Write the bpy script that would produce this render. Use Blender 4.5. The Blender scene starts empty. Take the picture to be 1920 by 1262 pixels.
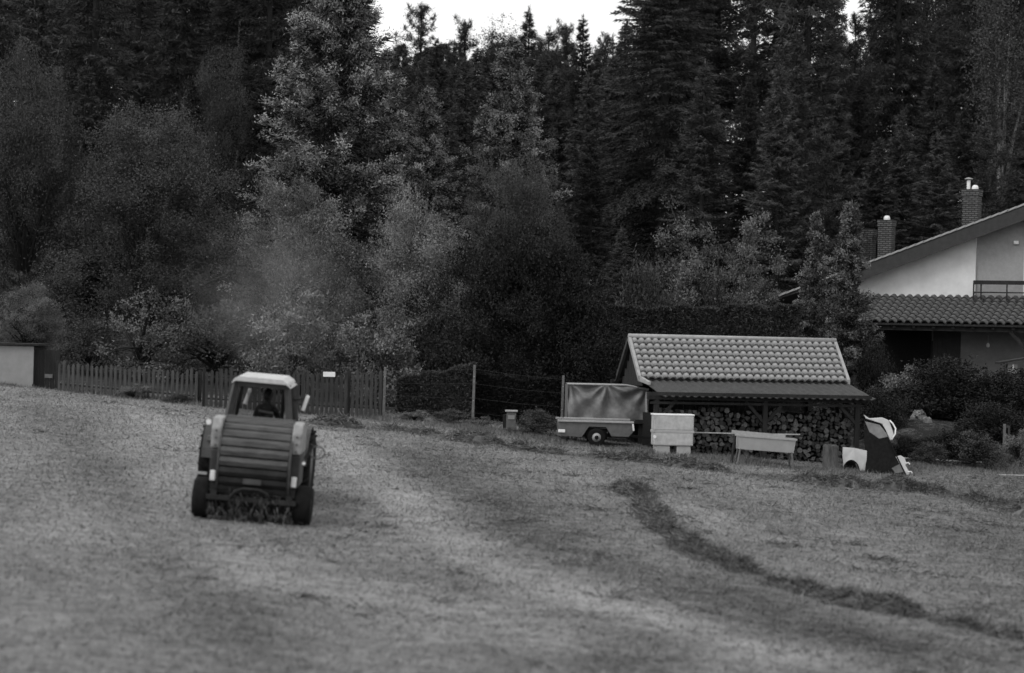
import bpy, math, random
import numpy as np
from mathutils import Vector, Matrix

# ------------------------------------------------------------------ camera
S = bpy.context.scene
COL = S.collection
CZ = 1.7
FPX = 85.0 / 36.0 * 1920.0
ROLL = math.radians(1.3)
cam = bpy.data.cameras.new('camera'); co = bpy.data.objects.new('camera', cam); COL.objects.link(co)
cam.lens = 85; cam.sensor_width = 36; cam.clip_start = 0.5; cam.clip_end = 3000
co.location = (0, 0, CZ)
co.rotation_euler = (Matrix.Rotation(math.radians(90), 3, 'X') @ Matrix.Rotation(ROLL, 3, 'Z')).to_euler()
cam.dof.use_dof = True; cam.dof.focus_distance = 84; cam.dof.aperture_fstop = 0.8
S.camera = co

# ------------------------------------------------------------------ sky, sun, exposure
SUN_EL, SUN_AZ = math.radians(45), math.radians(238)     # behind the camera, a little left
w = bpy.data.worlds.new('World'); S.world = w; w.use_nodes = True
nt = w.node_tree; nt.nodes.clear()
sky = nt.nodes.new('ShaderNodeTexSky'); sky.sky_type = 'NISHITA'; sky.sun_disc = False
sky.sun_elevation = SUN_EL; sky.sun_rotation = SUN_AZ; sky.dust_density = 6.0; sky.air_density = 1.0; sky.altitude = 300
bw = nt.nodes.new('ShaderNodeRGBToBW'); bg = nt.nodes.new('ShaderNodeBackground'); bg.inputs[1].default_value = 0.12
ow = nt.nodes.new('ShaderNodeOutputWorld')
cl_n = nt.nodes.new('ShaderNodeTexNoise'); cl_n.inputs['Scale'].default_value = 2.2; cl_n.inputs['Detail'].default_value = 4   # closed cloud cover
cl_r = nt.nodes.new('ShaderNodeMapRange'); cl_r.inputs[1].default_value = 0.3; cl_r.inputs[2].default_value = 0.7; cl_r.inputs[3].default_value = 7.4; cl_r.inputs[4].default_value = 8.6
cl_t = nt.nodes.new('ShaderNodeTexCoord'); nt.links.new(cl_t.outputs['Generated'], cl_n.inputs['Vector']); nt.links.new(cl_n.outputs['Fac'], cl_r.inputs[0])
mx = nt.nodes.new('ShaderNodeMix'); mx.data_type = 'FLOAT'; mx.inputs[0].default_value = 0.9
nt.links.new(sky.outputs[0], bw.inputs[0]); nt.links.new(bw.outputs[0], mx.inputs[2]); nt.links.new(cl_r.outputs[0], mx.inputs[3])
nt.links.new(mx.outputs[0], bg.inputs[0]); nt.links.new(bg.outputs[0], ow.inputs[0])
sl = bpy.data.lights.new('sun', 'SUN'); so = bpy.data.objects.new('sun', sl); COL.objects.link(so)
sl.energy = 1.0; sl.angle = math.radians(25); sl.color = (1, 1, 1)
sd = Vector((math.sin(SUN_AZ) * math.cos(SUN_EL), math.cos(SUN_AZ) * math.cos(SUN_EL), math.sin(SUN_EL)))
so.rotation_euler = sd.to_track_quat('Z', 'Y').to_euler(); so.location = (-10, -20, 40)
S.view_settings.view_transform = 'Standard'; S.view_settings.look = 'None'
S.view_settings.exposure = 0.35; S.view_settings.gamma = 1.0; S.view_settings.use_curve_mapping = False

# ------------------------------------------------------------------ measuring helpers
CR, SR = math.cos(ROLL), math.sin(ROLL)
def ray(u, v):
    du, dv = u - 960.0, v - 631.0
    return Vector(((du * CR + dv * SR) / FPX, 1.0, -(-du * SR + dv * CR) / FPX))
def P(u, v, d):
    r = ray(u, v) * d
    return Vector((r.x, r.y, r.z + CZ))
def hit(u, v, p0, n):
    r = ray(u, v); o = Vector((0, 0, CZ))
    return o + r * ((p0 - o).dot(n) / r.dot(n))
def sstep(a, b, x):
    t = np.clip((x - a) / (b - a), 0, 1); return t * t * (3 - 2 * t)
def Garr(x, y):
    x = np.asarray(x, float); y = np.asarray(y, float)
    xl = 60 * np.tanh(x / 60)
    z = -5.83 - 0.066 * xl + 0.0412 * np.minimum(y, 260)
    t = sstep(8, 24, y)
    z = (-1.7) * (1 - t) + z * t
    z = z + 0.06 * np.clip(y - 95, 0, 65) + 0.02 * np.clip(y - 160, 0, 200)
    z = z + 1.0 * sstep(73.5, 79, y) * sstep(10.5, 13, x)
    z = z + 0.03 * np.sin(x * 0.9 + y * 0.35) * np.sin(y * 0.55 - x * 0.2) * sstep(20, 30, y)
    return z + CZ
def G(x, y): return float(Garr(x, y))
def on_ground(u, v):
    r = ray(u, v); lo, hi = 26.0, 130.0
    for _ in range(50):
        m = (lo + hi) / 2
        if CZ + r.z * m > G(r.x * m, m): lo = m
        else: hi = m
    m = (lo + hi) / 2
    return Vector((r.x * m, m, G(r.x * m, m)))

# ------------------------------------------------------------------ materials (a black-and-white place: greys only)
def new_mat(name):
    m = bpy.data.materials.new(name); m.use_nodes = True
    return m, m.node_tree, m.node_tree.nodes['Principled BSDF']
def mat(name, lo, hi=None, scale=8.0, rough=0.8, bump=0.0, bscale=40.0, metallic=0.0, detail=6.0, stretch=(1, 1, 1), spec=0.3):
    m, t, b = new_mat(name)
    b.inputs['Roughness'].default_value = rough; b.inputs['Metallic'].default_value = metallic
    b.inputs['Specular IOR Level'].default_value = spec
    hi = lo if hi is None else hi
    tc = t.nodes.new('ShaderNodeTexCoord'); mp = t.nodes.new('ShaderNodeMapping')
    mp.inputs['Scale'].default_value = stretch
    t.links.new(tc.outputs['Object'], mp.inputs[0])
    n = t.nodes.new('ShaderNodeTexNoise'); n.inputs['Scale'].default_value = scale; n.inputs['Detail'].default_value = detail
    n.inputs['Roughness'].default_value = 0.65
    t.links.new(mp.outputs[0], n.inputs['Vector'])
    r = t.nodes.new('ShaderNodeValToRGB'); r.color_ramp.elements[0].position = 0.3; r.color_ramp.elements[1].position = 0.7
    r.color_ramp.elements[0].color = (lo, lo, lo, 1); r.color_ramp.elements[1].color = (hi, hi, hi, 1)
    t.links.new(n.outputs['Fac'], r.inputs[0]); t.links.new(r.outputs[0], b.inputs['Base Color'])
    if bump:
        n2 = t.nodes.new('ShaderNodeTexNoise'); n2.inputs['Scale'].default_value = bscale; n2.inputs['Detail'].default_value = 4
        t.links.new(mp.outputs[0], n2.inputs['Vector'])
        bp = t.nodes.new('ShaderNodeBump'); bp.inputs['Strength'].default_value = bump; bp.inputs['Distance'].default_value = 0.02
        t.links.new(n2.outputs['Fac'], bp.inputs['Height']); t.links.new(bp.outputs[0], b.inputs['Normal'])
    return m
def leaf_mat(name, lo, hi, rough=0.75, spec=0.15):
    m, t, b = new_mat(name)
    b.inputs['Roughness'].default_value = rough; b.inputs['Specular IOR Level'].default_value = spec
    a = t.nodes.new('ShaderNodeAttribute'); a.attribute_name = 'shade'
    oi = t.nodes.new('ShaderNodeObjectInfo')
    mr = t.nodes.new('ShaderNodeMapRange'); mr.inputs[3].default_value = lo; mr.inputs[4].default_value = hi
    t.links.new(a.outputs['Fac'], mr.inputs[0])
    mo = t.nodes.new('ShaderNodeMapRange'); mo.inputs[3].default_value = 0.8; mo.inputs[4].default_value = 1.2
    t.links.new(oi.outputs['Random'], mo.inputs[0])
    mu = t.nodes.new('ShaderNodeMath'); mu.operation = 'MULTIPLY'
    t.links.new(mr.outputs[0], mu.inputs[0]); t.links.new(mo.outputs[0], mu.inputs[1])
    cb = t.nodes.new('ShaderNodeCombineColor')
    for i in range(3): t.links.new(mu.outputs[0], cb.inputs[i])
    t.links.new(cb.outputs[0], b.inputs['Base Color'])
    return m
def brick_mat(name, c1, c2, mortar, scale):
    m, t, b = new_mat(name); b.inputs['Roughness'].default_value = 0.9
    tc = t.nodes.new('ShaderNodeTexCoord'); sp = t.nodes.new('ShaderNodeSeparateXYZ'); ad = t.nodes.new('ShaderNodeMath'); ad.operation = 'ADD'
    cx = t.nodes.new('ShaderNodeCombineXYZ')
    t.links.new(tc.outputs['Object'], sp.inputs[0]); t.links.new(sp.outputs[0], ad.inputs[0]); t.links.new(sp.outputs[1], ad.inputs[1])
    t.links.new(ad.outputs[0], cx.inputs[0]); t.links.new(sp.outputs[2], cx.inputs[1])
    bt = t.nodes.new('ShaderNodeTexBrick'); bt.inputs['Scale'].default_value = scale
    bt.inputs['Color1'].default_value = (c1,) * 3 + (1,); bt.inputs['Color2'].default_value = (c2,) * 3 + (1,); bt.inputs['Mortar'].default_value = (mortar,) * 3 + (1,)
    bt.inputs['Mortar Size'].default_value = 0.02; bt.inputs['Brick Width'].default_value = 0.25; bt.inputs['Row Height'].default_value = 0.085
    t.links.new(cx.outputs[0], bt.inputs['Vector']); t.links.new(bt.outputs['Color'], b.inputs['Base Color'])
    bp = t.nodes.new('ShaderNodeBump'); bp.inputs['Strength'].default_value = 0.8; bp.inputs['Distance'].default_value = 0.01
    t.links.new(bt.outputs['Fac'], bp.inputs['Height']); bp.invert = True; t.links.new(bp.outputs[0], b.inputs['Normal'])
    return m

M = {}
M['black'] = mat('black_rubber', 0.006, 0.014, 12, 0.9, 0.3, spec=0.1)
M['dark_metal'] = mat('dark_machine_metal', 0.010, 0.028, 6, 0.6, 0.1, spec=0.2)
M['slat_d'] = mat('baler_slat_shaded', 0.012, 0.03, 5, 0.6, 0.1, spec=0.2)  # lower slats: shade under the drum put into a darker colour
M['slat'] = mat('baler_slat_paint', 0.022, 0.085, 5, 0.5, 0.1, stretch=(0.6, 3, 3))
M['side'] = mat('baler_side_paint', 0.03, 0.065, 5, 0.55, 0.1)
M['cover'] = mat('baler_light_cover', 0.17, 0.33, 6, 0.5, 0.1)
M['white'] = mat('white_paint', 0.66, 0.8, 5, 0.45, 0.05)
M['tractor'] = mat('tractor_paint', 0.025, 0.05, 5, 0.45, 0.05)
M['cabroof'] = mat('cab_roof_paint', 0.38, 0.55, 5, 0.5)
M['cloth_dark'] = mat('dark_cloth', 0.012, 0.022, 20, 0.95, 0.3)
M['cloth_stripe'] = mat('grey_cloth', 0.09, 0.13, 20, 0.95, 0.3)
M['skin'] = mat('skin', 0.20, 0.26, 20, 0.6)
M['hair'] = mat('hair', 0.012, 0.02, 60, 0.8, 0.5)
M['tile'] = mat('roof_tile_clay', 0.15, 0.33, 5.0, 0.75, 0.25, 60)
M['skirt'] = mat('bitumen_sheet', 0.035, 0.06, 5, 0.85, 0.3, 60)
M['verge'] = mat('pale_verge_metal', 0.22, 0.34, 6, 0.5, 0.1)
M['wood_dark'] = mat('dark_timber', 0.010, 0.026, 6, 0.85, 0.4, 30, stretch=(1, 1, 0.15))
M['log_bark'] = mat('log_bark', 0.012, 0.03, 10, 0.95, 0.6)
M['log_end'] = mat('log_end_wood', 0.02, 0.12, 25, 0.9, 0.2)
M['tarp'] = mat('tarpaulin', 0.09, 0.19, 4, 0.5, 0.5, 9)
M['trailer'] = mat('trailer_paint', 0.075, 0.12, 5, 0.6, 0.1)
M['rail'] = mat('galvanised', 0.26, 0.36, 12, 0.5, 0.05)
M['box'] = mat('white_plastic', 0.30, 0.50, 6, 0.6, 0.05)
M['box2'] = mat('white_plastic_feet', 0.30, 0.38, 4, 0.7, 0.1)
M['trough'] = mat('trough_sheet', 0.30, 0.38, 3, 0.6, 0.05)
M['picket'] = mat('weathered_pickets', 0.03, 0.08, 4, 0.9, 0.3, 30, stretch=(4, 4, 0.5))
M['gatewood'] = mat('gate_boards', 0.02, 0.05, 4, 0.9, 0.3, 30, stretch=(4, 4, 0.5))
M['concrete'] = mat('concrete_post', 0.10, 0.16, 12, 0.95, 0.3)
M['wire'] = mat('fence_wire', 0.06, 0.06, 5, 0.5)
M['hut'] = mat('pale_hut_board', 0.20, 0.26, 3, 0.8, 0.1)
M['plaster'] = mat('pale_plaster', 0.56, 0.74, 1.2, 0.95, 0.3, 90)
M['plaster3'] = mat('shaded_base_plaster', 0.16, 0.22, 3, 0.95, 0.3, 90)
M['plaster2'] = mat('shaded_balcony_plaster', 0.26, 0.32, 6, 0.95, 0.3, 90)  # balcony recess shade put into a greyer copy of the pale plaster
M['roofdark'] = mat('house_fascia', 0.03, 0.05, 4, 0.85, 0.2)
M['htile'] = mat('house_roof_tile', 0.055, 0.10, 3, 0.7, 0.3, 60)
M['brick'] = brick_mat('chimney_brick', 0.06, 0.12, 0.02, 1.0)
M['glass_dark'] = mat('dark_glass', 0.01, 0.012, 2, 0.12, spec=0.5)
M['bark'] = mat('bark', 0.012, 0.03, 5, 0.95, 0.7, 15, stretch=(1, 1, 0.25))
M['birch'] = mat('birch_bark', 0.10, 0.26, 4, 0.8, 0.2, stretch=(1, 1, 3))
M['stone'] = mat('pale_stone', 0.08, 0.26, 8, 0.9, 0.6, 12)
M['hood'] = mat('car_paint_white', 0.36, 0.46, 4, 0.35, 0.0, spec=0.5)
M['spruce'] = leaf_mat('spruce_needles', 0.028, 0.10)
M['spruce_d'] = leaf_mat('dark_spruce_needles', 0.013, 0.05)
M['spruce_b'] = leaf_mat('blue_spruce_needles', 0.016, 0.36)
M['spruce_m'] = leaf_mat('mid_spruce_needles', 0.016, 0.31)
M['pine'] = leaf_mat('pine_needles', 0.024, 0.075)
M['leaf_l'] = leaf_mat('light_leaves', 0.05, 0.22)
M['leaf_m'] = leaf_mat('mid_leaves', 0.025, 0.085)
M['leaf_d'] = leaf_mat('dark_leaves', 0.007, 0.028)
M['hedge'] = leaf_mat('hedge_leaves', 0.018, 0.085)
M['juniper'] = leaf_mat('juniper_sprays', 0.016, 0.17)
M['leaf_s'] = leaf_mat('silvery_leaves', 0.03, 0.15)
M['grass'] = leaf_mat('grass_blades', 0.07, 0.28)
M['hay_d'] = leaf_mat('raked_hay', 0.03, 0.26)
M['hay'] = leaf_mat('cut_hay', 0.035, 0.26)
m, t, b = new_mat('window_glass')
b.inputs['Base Color'].default_value = (0.8, 0.8, 0.8, 1); b.inputs['Transmission Weight'].default_value = 1.0
b.inputs['Roughness'].default_value = 0.02; b.inputs['IOR'].default_value = 1.02
M['glass'] = m

# ------------------------------------------------------------------ object helpers
def props(o, label=None, cat=None, group=None, kind=None):
    if label: o['label'] = label
    if cat: o['category'] = cat
    if group: o['group'] = group
    if kind: o['kind'] = kind
    return o
def link(name, data, parent=None):
    o = bpy.data.objects.new(name, data); COL.objects.link(o)
    if parent is not None: o.parent = parent
    return o
def thing(name, label, cat, loc=(0, 0, 0), rot=(0, 0, 0), group=None):
    o = link(name, None); o.location = loc; o.rotation_euler = rot; o.empty_display_size = 0.2
    return props(o, label, cat, group)
def mesh_np(name, V, F, shade=None, smooth=False):
    """V (n,3), F (m,k) with constant k"""
    me = bpy.data.meshes.new(name); V = np.asarray(V, np.float32); F = np.asarray(F, np.int32)
    k = F.shape[1]
    me.vertices.add(len(V)); me.vertices.foreach_set('co', V.ravel())
    me.loops.add(F.size); me.loops.foreach_set('vertex_index', F.ravel())
    me.polygons.add(len(F)); me.polygons.foreach_set('loop_start', np.arange(0, F.size, k, dtype=np.int32))
    if smooth: me.polygons.foreach_set('use_smooth', np.ones(len(F), bool))
    me.update(calc_edges=True)
    if shade is not None:
        a = me.attributes.new('shade', 'FLOAT', 'FACE'); a.data.foreach_set('value', np.asarray(shade, np.float32))
    return me
class MB:
    def __init__(s): s.v = []; s.f = []; s.mi = []
    def add(s, vs, fs, mi=0):
        o = len(s.v); s.v += [tuple(v) for v in vs]
        for f in fs: s.f.append(tuple(i + o for i in f)); s.mi.append(mi)
        return s
    def box(s, c, size, rot=None, mi=0, taper=1.0):
        hx, hy, hz = size[0] / 2, size[1] / 2, size[2] / 2; vs = []
        for z in (-hz, hz):
            k = taper if z > 0 else 1
            for x, y in ((-hx, -hy), (hx, -hy), (hx, hy), (-hx, hy)):
                p = Vector((x * k, y * k, z))
                if rot is not None: p = rot @ p
                vs.append(p + Vector(c))
        return s.add(vs, [(0, 3, 2, 1), (4, 5, 6, 7), (0, 1, 5, 4), (1, 2, 6, 5), (2, 3, 7, 6), (3, 0, 4, 7)], mi)
    def beam(s, a, b, wx, wy, mi=0):
        a, b = Vector(a), Vector(b); d = b - a
        q = d.to_track_quat('Z', 'X').to_matrix()
        return s.box((a + b) / 2, (wx, wy, d.length), q, mi)
    def tube(s, pts, rad, n=8, mi=0, cap=True):
        pts = [Vector(p) for p in pts]
        if not hasattr(rad, '__len__'): rad = [rad] * len(pts)
        vs = []; fs = []; up = None
        for i, p in enumerate(pts):
            d = (pts[min(i + 1, len(pts) - 1)] - pts[max(i - 1, 0)]).normalized()
            if up is None: up = d.orthogonal().normalized()
            x = (up - d * up.dot(d)).normalized(); y = d.cross(x); up = x
            for k in range(n):
                a = 2 * math.pi * k / n; vs.append(p + (x * math.cos(a) + y * math.sin(a)) * rad[i])
        for i in range(len(pts) - 1):
            for k in range(n):
                fs.append((i * n + k, i * n + (k + 1) % n, (i + 1) * n + (k + 1) % n, (i + 1) * n + k))
        if cap:
            fs.append(tuple(range(n - 1, -1, -1))); fs.append(tuple((len(pts) - 1) * n + k for k in range(n)))
        return s.add(vs, fs, mi)
    def lathe(s, prof, c, axis, n=24, mi=0):
        """prof [(r, h)] along axis, closed at both ends"""
        c = Vector(c); a = Vector(axis).normalized(); x = a.orthogonal().normalized(); y = a.cross(x); vs = []; fs = []
        for r, h in prof:
            for k in range(n):
                t = 2 * math.pi * k / n; vs.append(c + a * h + (x * math.cos(t) + y * math.sin(t)) * r)
        m = len(prof)
        for i in range(m - 1):
            for k in range(n):
                fs.append((i * n + k, i * n + (k + 1) % n, (i + 1) * n + (k + 1) % n, (i + 1) * n + k))
        fs.append(tuple(range(n - 1, -1, -1))); fs.append(tuple((m - 1) * n + k for k in range(n)))
        return s.add(vs, fs, mi)
    def prism(s, pts, a, b, mi=0):
        """pts: list of 3D points of one face; extruded by vector b-a"""
        d = Vector(b) - Vector(a); n = len(pts); vs = [Vector(p) for p in pts] + [Vector(p) + d for p in pts]
        fs = [tuple(range(n - 1, -1, -1)), tuple(range(n, 2 * n))] + [(i, (i + 1) % n, n + (i + 1) % n, n + i) for i in range(n)]
        return s.add(vs, fs, mi)
    def mesh(s, name, mats, smooth=False):
        me = bpy.data.meshes.new(name); me.from_pydata(s.v, [], s.f)
        for mm in (mats if isinstance(mats, (list, tuple)) else [mats]): me.materials.append(mm)
        if any(s.mi): me.polygons.foreach_set('material_index', s.mi)
        import bmesh
        bm = bmesh.new(); bm.from_mesh(me); bmesh.ops.recalc_face_normals(bm, faces=bm.faces); bm.to_mesh(me); bm.free()
        if smooth: me.polygons.foreach_set('use_smooth', [True] * len(me.polygons))
        me.update(); return me
    def build(s, name, mats, parent=None, smooth=False, bevel=0.0):
        o = link(name, s.mesh(name, mats, smooth), parent)
        if bevel:
            bv = o.modifiers.new('bevel', 'BEVEL'); bv.width = bevel; bv.segments = 2; bv.limit_method = 'ANGLE'
        return o
def copy_tree(o, parent=None):
    c = o.copy(); COL.objects.link(c)
    if parent is not None: c.parent = parent
    for ch in list(o.children): copy_tree(ch, c)
    return c
def unit(a):
    return a / np.maximum(np.linalg.norm(a, axis=1, keepdims=True), 1e-9)
def leaves(name, Pn, D, L, W, shade, material, rng, Nrm=None):
    """pointed leaves: base points, directions, lengths, widths"""
    n = len(Pn); D = unit(D)
    if Nrm is None: Nrm = rng.normal(size=(n, 3))
    Sd = unit(np.cross(D, Nrm)); L = np.asarray(L).reshape(-1, 1) * np.ones((n, 1)); W = np.asarray(W).reshape(-1, 1) * np.ones((n, 1))
    V = np.empty((n, 3, 3)); V[:, 0] = Pn + Sd * W * 0.5; V[:, 1] = Pn + D * L; V[:, 2] = Pn - Sd * W * 0.5
    me = mesh_np(name, V.reshape(-1, 3), np.arange(3 * n).reshape(-1, 3), np.clip(shade, 0, 1))
    me.materials.append(material); return me

# ================================================================== GROUND
def dist_poly(x, y, pts):
    best = np.full(x.shape, 1e9)
    for a, b2 in zip(pts[:-1], pts[1:]):
        ax, ay, bx, by = a[0], a[1], b2[0], b2[1]; dx, dy = bx - ax, by - ay
        t = np.clip(((x - ax) * dx + (y - ay) * dy) / (dx * dx + dy * dy), 0, 1)
        best = np.minimum(best, np.hypot(x - ax - t * dx, y - ay - t * dy))
    return best
ROW_A = [on_ground(*p) for p in [(1140, 912), (1185, 920), (1212, 948), (1240, 990), (1300, 1032), (1370, 1062), (1440, 1086), (1500, 1106), (1600, 1136), (1700, 1152), (1800, 1172), (1880, 1192), (1990, 1212)]]
ROW_B = [on_ground(*p) for p in [(575, 792), (660, 800), (740, 806), (830, 818), (930, 835), (1020, 848), (1110, 856), (1200, 864), (1290, 876), (1400, 890)]]
ROW_C = [on_ground(*p) for p in [(1470, 898), (1560, 908), (1650, 916), (1740, 922), (1820, 934), (1900, 955), (1990, 975)]]
STRIP = [on_ground(*p) for p in [(600, 812), (690, 880), (790, 970), (900, 1050), (1050, 1110), (1250, 1165), (1500, 1235)]]
STRIP2 = [on_ground(*p) for p in [(760, 850), (900, 930), (1010, 1010), (1180, 1075), (1400, 1130), (1700, 1210)]]
STRIP3 = [on_ground(*p) for p in [(60, 760), (150, 830), (230, 930), (330, 1060), (480, 1200)]]
STRIP4 = [on_ground(*p) for p in [(300, 770), (330, 860), (300, 1000), (480, 1080), (760, 1130), (1000, 1200)]]
STRIP5 = [on_ground(*p) for p in [(1120, 1250), (1300, 1190), (1500, 1180), (1750, 1240)]]
STRIP6 = [on_ground(*p) for p in [(1020, 880), (1300, 960), (1500, 1030), (1750, 1080), (1980, 1100)]]
def grass_tone(x, y):
    """colour of the mown strips: paler stubble and greener strips"""
    t = np.zeros(np.shape(x))
    t = t + 0.26 * np.exp(-(dist_poly(x, y, STRIP) / 1.0) ** 2) - 0.22 * np.exp(-(dist_poly(x, y, STRIP2) / 1.2) ** 2)
    t = t - 0.13 * np.exp(-(dist_poly(x, y, STRIP3) / 0.8) ** 2) + 0.16 * np.exp(-(dist_poly(x, y, STRIP4) / 1.3) ** 2) - 0.13 * np.exp(-(dist_poly(x, y, STRIP5) / 0.9) ** 2) + 0.1 * np.exp(-(dist_poly(x, y, STRIP6) / 0.9) ** 2)
    t = t - 0.22 * sstep(2, 14, x - 0.05 * y) + 0.06 * sstep(-2, -12, x)
    t = t - 0.14 * np.exp(-(dist_poly(x, y, ROW_A) / 0.5) ** 2) - 0.2 * np.exp(-(dist_poly(x, y, ROW_B) / 0.7) ** 2) - 0.2 * np.exp(-(dist_poly(x, y, ROW_C) / 0.8) ** 2)
    t = t + 0.06 * np.sin(x * 1.3 + 0.8 * np.sin(y * 0.4)) * np.sin(y * 0.31 + 1.0)
    return 0.5 + 1.15 * t
xs = np.concatenate([np.linspace(-500, -70, 12), np.linspace(-60, -22, 24), np.arange(-21, 21.1, 0.3), np.linspace(22, 60, 24), np.linspace(70, 500, 12)])
ys = np.concatenate([np.linspace(-60, 24, 30), np.arange(25, 82, 0.3), np.linspace(82.5, 180, 90), np.linspace(190, 1500, 20)])
X, Y = np.meshgrid(xs, ys); Z = Garr(X, Y)
V = np.stack([X, Y, Z], -1).reshape(-1, 3); nx, ny = len(xs), len(ys)
ii, jj = np.meshgrid(np.arange(nx - 1), np.arange(ny - 1)); i0 = (jj * nx + ii).ravel()
gm = mesh_np('ground', V, np.stack([i0, i0 + 1, i0 + nx + 1, i0 + nx], -1), smooth=True)
at = gm.attributes.new('tone', 'FLOAT', 'POINT')
tone = grass_tone(X, Y); soil = sstep(73.9, 75.3, Y); tone = np.clip(tone, 0.05, 1) * (1 - soil) - 0.0 * soil
at.data.foreach_set('value', tone.ravel().astype(np.float32))
m, t, b = new_mat('mown_grass'); b.inputs['Roughness'].default_value = 0.95; b.inputs['Specular IOR Level'].default_value = 0.1
tc = t.nodes.new('ShaderNodeTexCoord'); a = t.nodes.new('ShaderNodeAttribute'); a.attribute_name = 'tone'
def noise(sc, det, mp=None):
    n = t.nodes.new('ShaderNodeTexNoise'); n.inputs['Scale'].default_value = sc; n.inputs['Detail'].default_value = det; n.inputs['Roughness'].default_value = 0.7
    t.links.new((mp or tc).outputs[0 if mp else 'Object'], n.inputs['Vector']); return n
n1, n2, n3 = noise(0.8, 3), noise(3.5, 4), noise(22, 5)
def math_(op, x, y):
    n = t.nodes.new('ShaderNodeMath'); n.operation = op
    for i, q in enumerate((x, y)):
        if isinstance(q, (int, float)): n.inputs[i].default_value = q
        else: t.links.new(q, n.inputs[i])
    return n.outputs[0]
s1 = math_('MULTIPLY', math_('SUBTRACT', n1.outputs['Fac'], 0.5), 0.6)
s2 = math_('MULTIPLY', math_('SUBTRACT', n2.outputs['Fac'], 0.5), 1.1)
s3 = math_('MULTIPLY', math_('SUBTRACT', n3.outputs['Fac'], 0.5), 1.3)
mpn = t.nodes.new('ShaderNodeMapping'); mpn.inputs['Rotation'].default_value = (0, 0, 0.5); mpn.inputs['Scale'].default_value = (0.7, 4.0, 1); t.links.new(tc.outputs['Object'], mpn.inputs[0])
n4 = noise(1.0, 4, mpn); s4 = math_('MULTIPLY', math_('SUBTRACT', n4.outputs['Fac'], 0.5), 0.3)
tot = math_('ADD', math_('ADD', math_('ADD', s1, s4), s2), math_('ADD', s3, a.outputs['Fac']))
rp = t.nodes.new('ShaderNodeValToRGB')
rp.color_ramp.elements[0].position = 0.0; rp.color_ramp.elements[0].color = (0.02,) * 3 + (1,)
rp.color_ramp.elements[1].position = 1.0; rp.color_ramp.elements[1].color = (0.36,) * 3 + (1,)
e = rp.color_ramp.elements.new(0.5); e.color = (0.165,) * 3 + (1,)
t.links.new(tot, rp.inputs[0]); t.links.new(rp.outputs[0], b.inputs['Base Color'])
bp = t.nodes.new('ShaderNodeBump'); bp.inputs['Strength'].default_value = 0.9; bp.inputs['Distance'].default_value = 0.06
t.links.new(math_('ADD', n3.outputs['Fac'], n2.outputs['Fac']), bp.inputs['Height']); t.links.new(bp.outputs[0], b.inputs['Normal'])
gm.materials.append(m)
props(link('ground', gm), kind='structure')

rng = np.random.default_rng(4)
def field_points(n, y0, y1):
    y = np.sqrt(rng.uniform(y0 ** 2, y1 ** 2, n)); x = rng.uniform(-0.24, 0.24, n) * y
    return x, y
# short stubble and grass
x, y = field_points(230000, 27, 76)
patch = 0.5 + 0.5 * np.sin(x * 2.1 + 1.5 * np.sin(y * 1.1)) * np.sin(y * 1.7 + 1.2 * np.sin(x * 0.9))
keep = rng.random(len(x)) < 0.45 + 0.55 * patch; x, y = x[keep], y[keep]; n = len(x)
D = np.stack([rng.normal(0, 0.7, n), rng.normal(0, 0.7, n), np.abs(rng.normal(0.5, 0.35, n))], -1)
gme = leaves('grass', np.stack([x, y, Garr(x, y) - 0.004], -1), D, rng.uniform(0.05, 0.13, n), rng.uniform(0.012, 0.03, n),
             grass_tone(x, y) * 0.9 - 0.08 + rng.normal(0, 0.22, n) + 0.3 * (patch[keep] - 0.4), M['grass'], rng)
props(link('grass', gme), 'short mown grass and stubble of the hay field', 'grass', kind='stuff')

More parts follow.
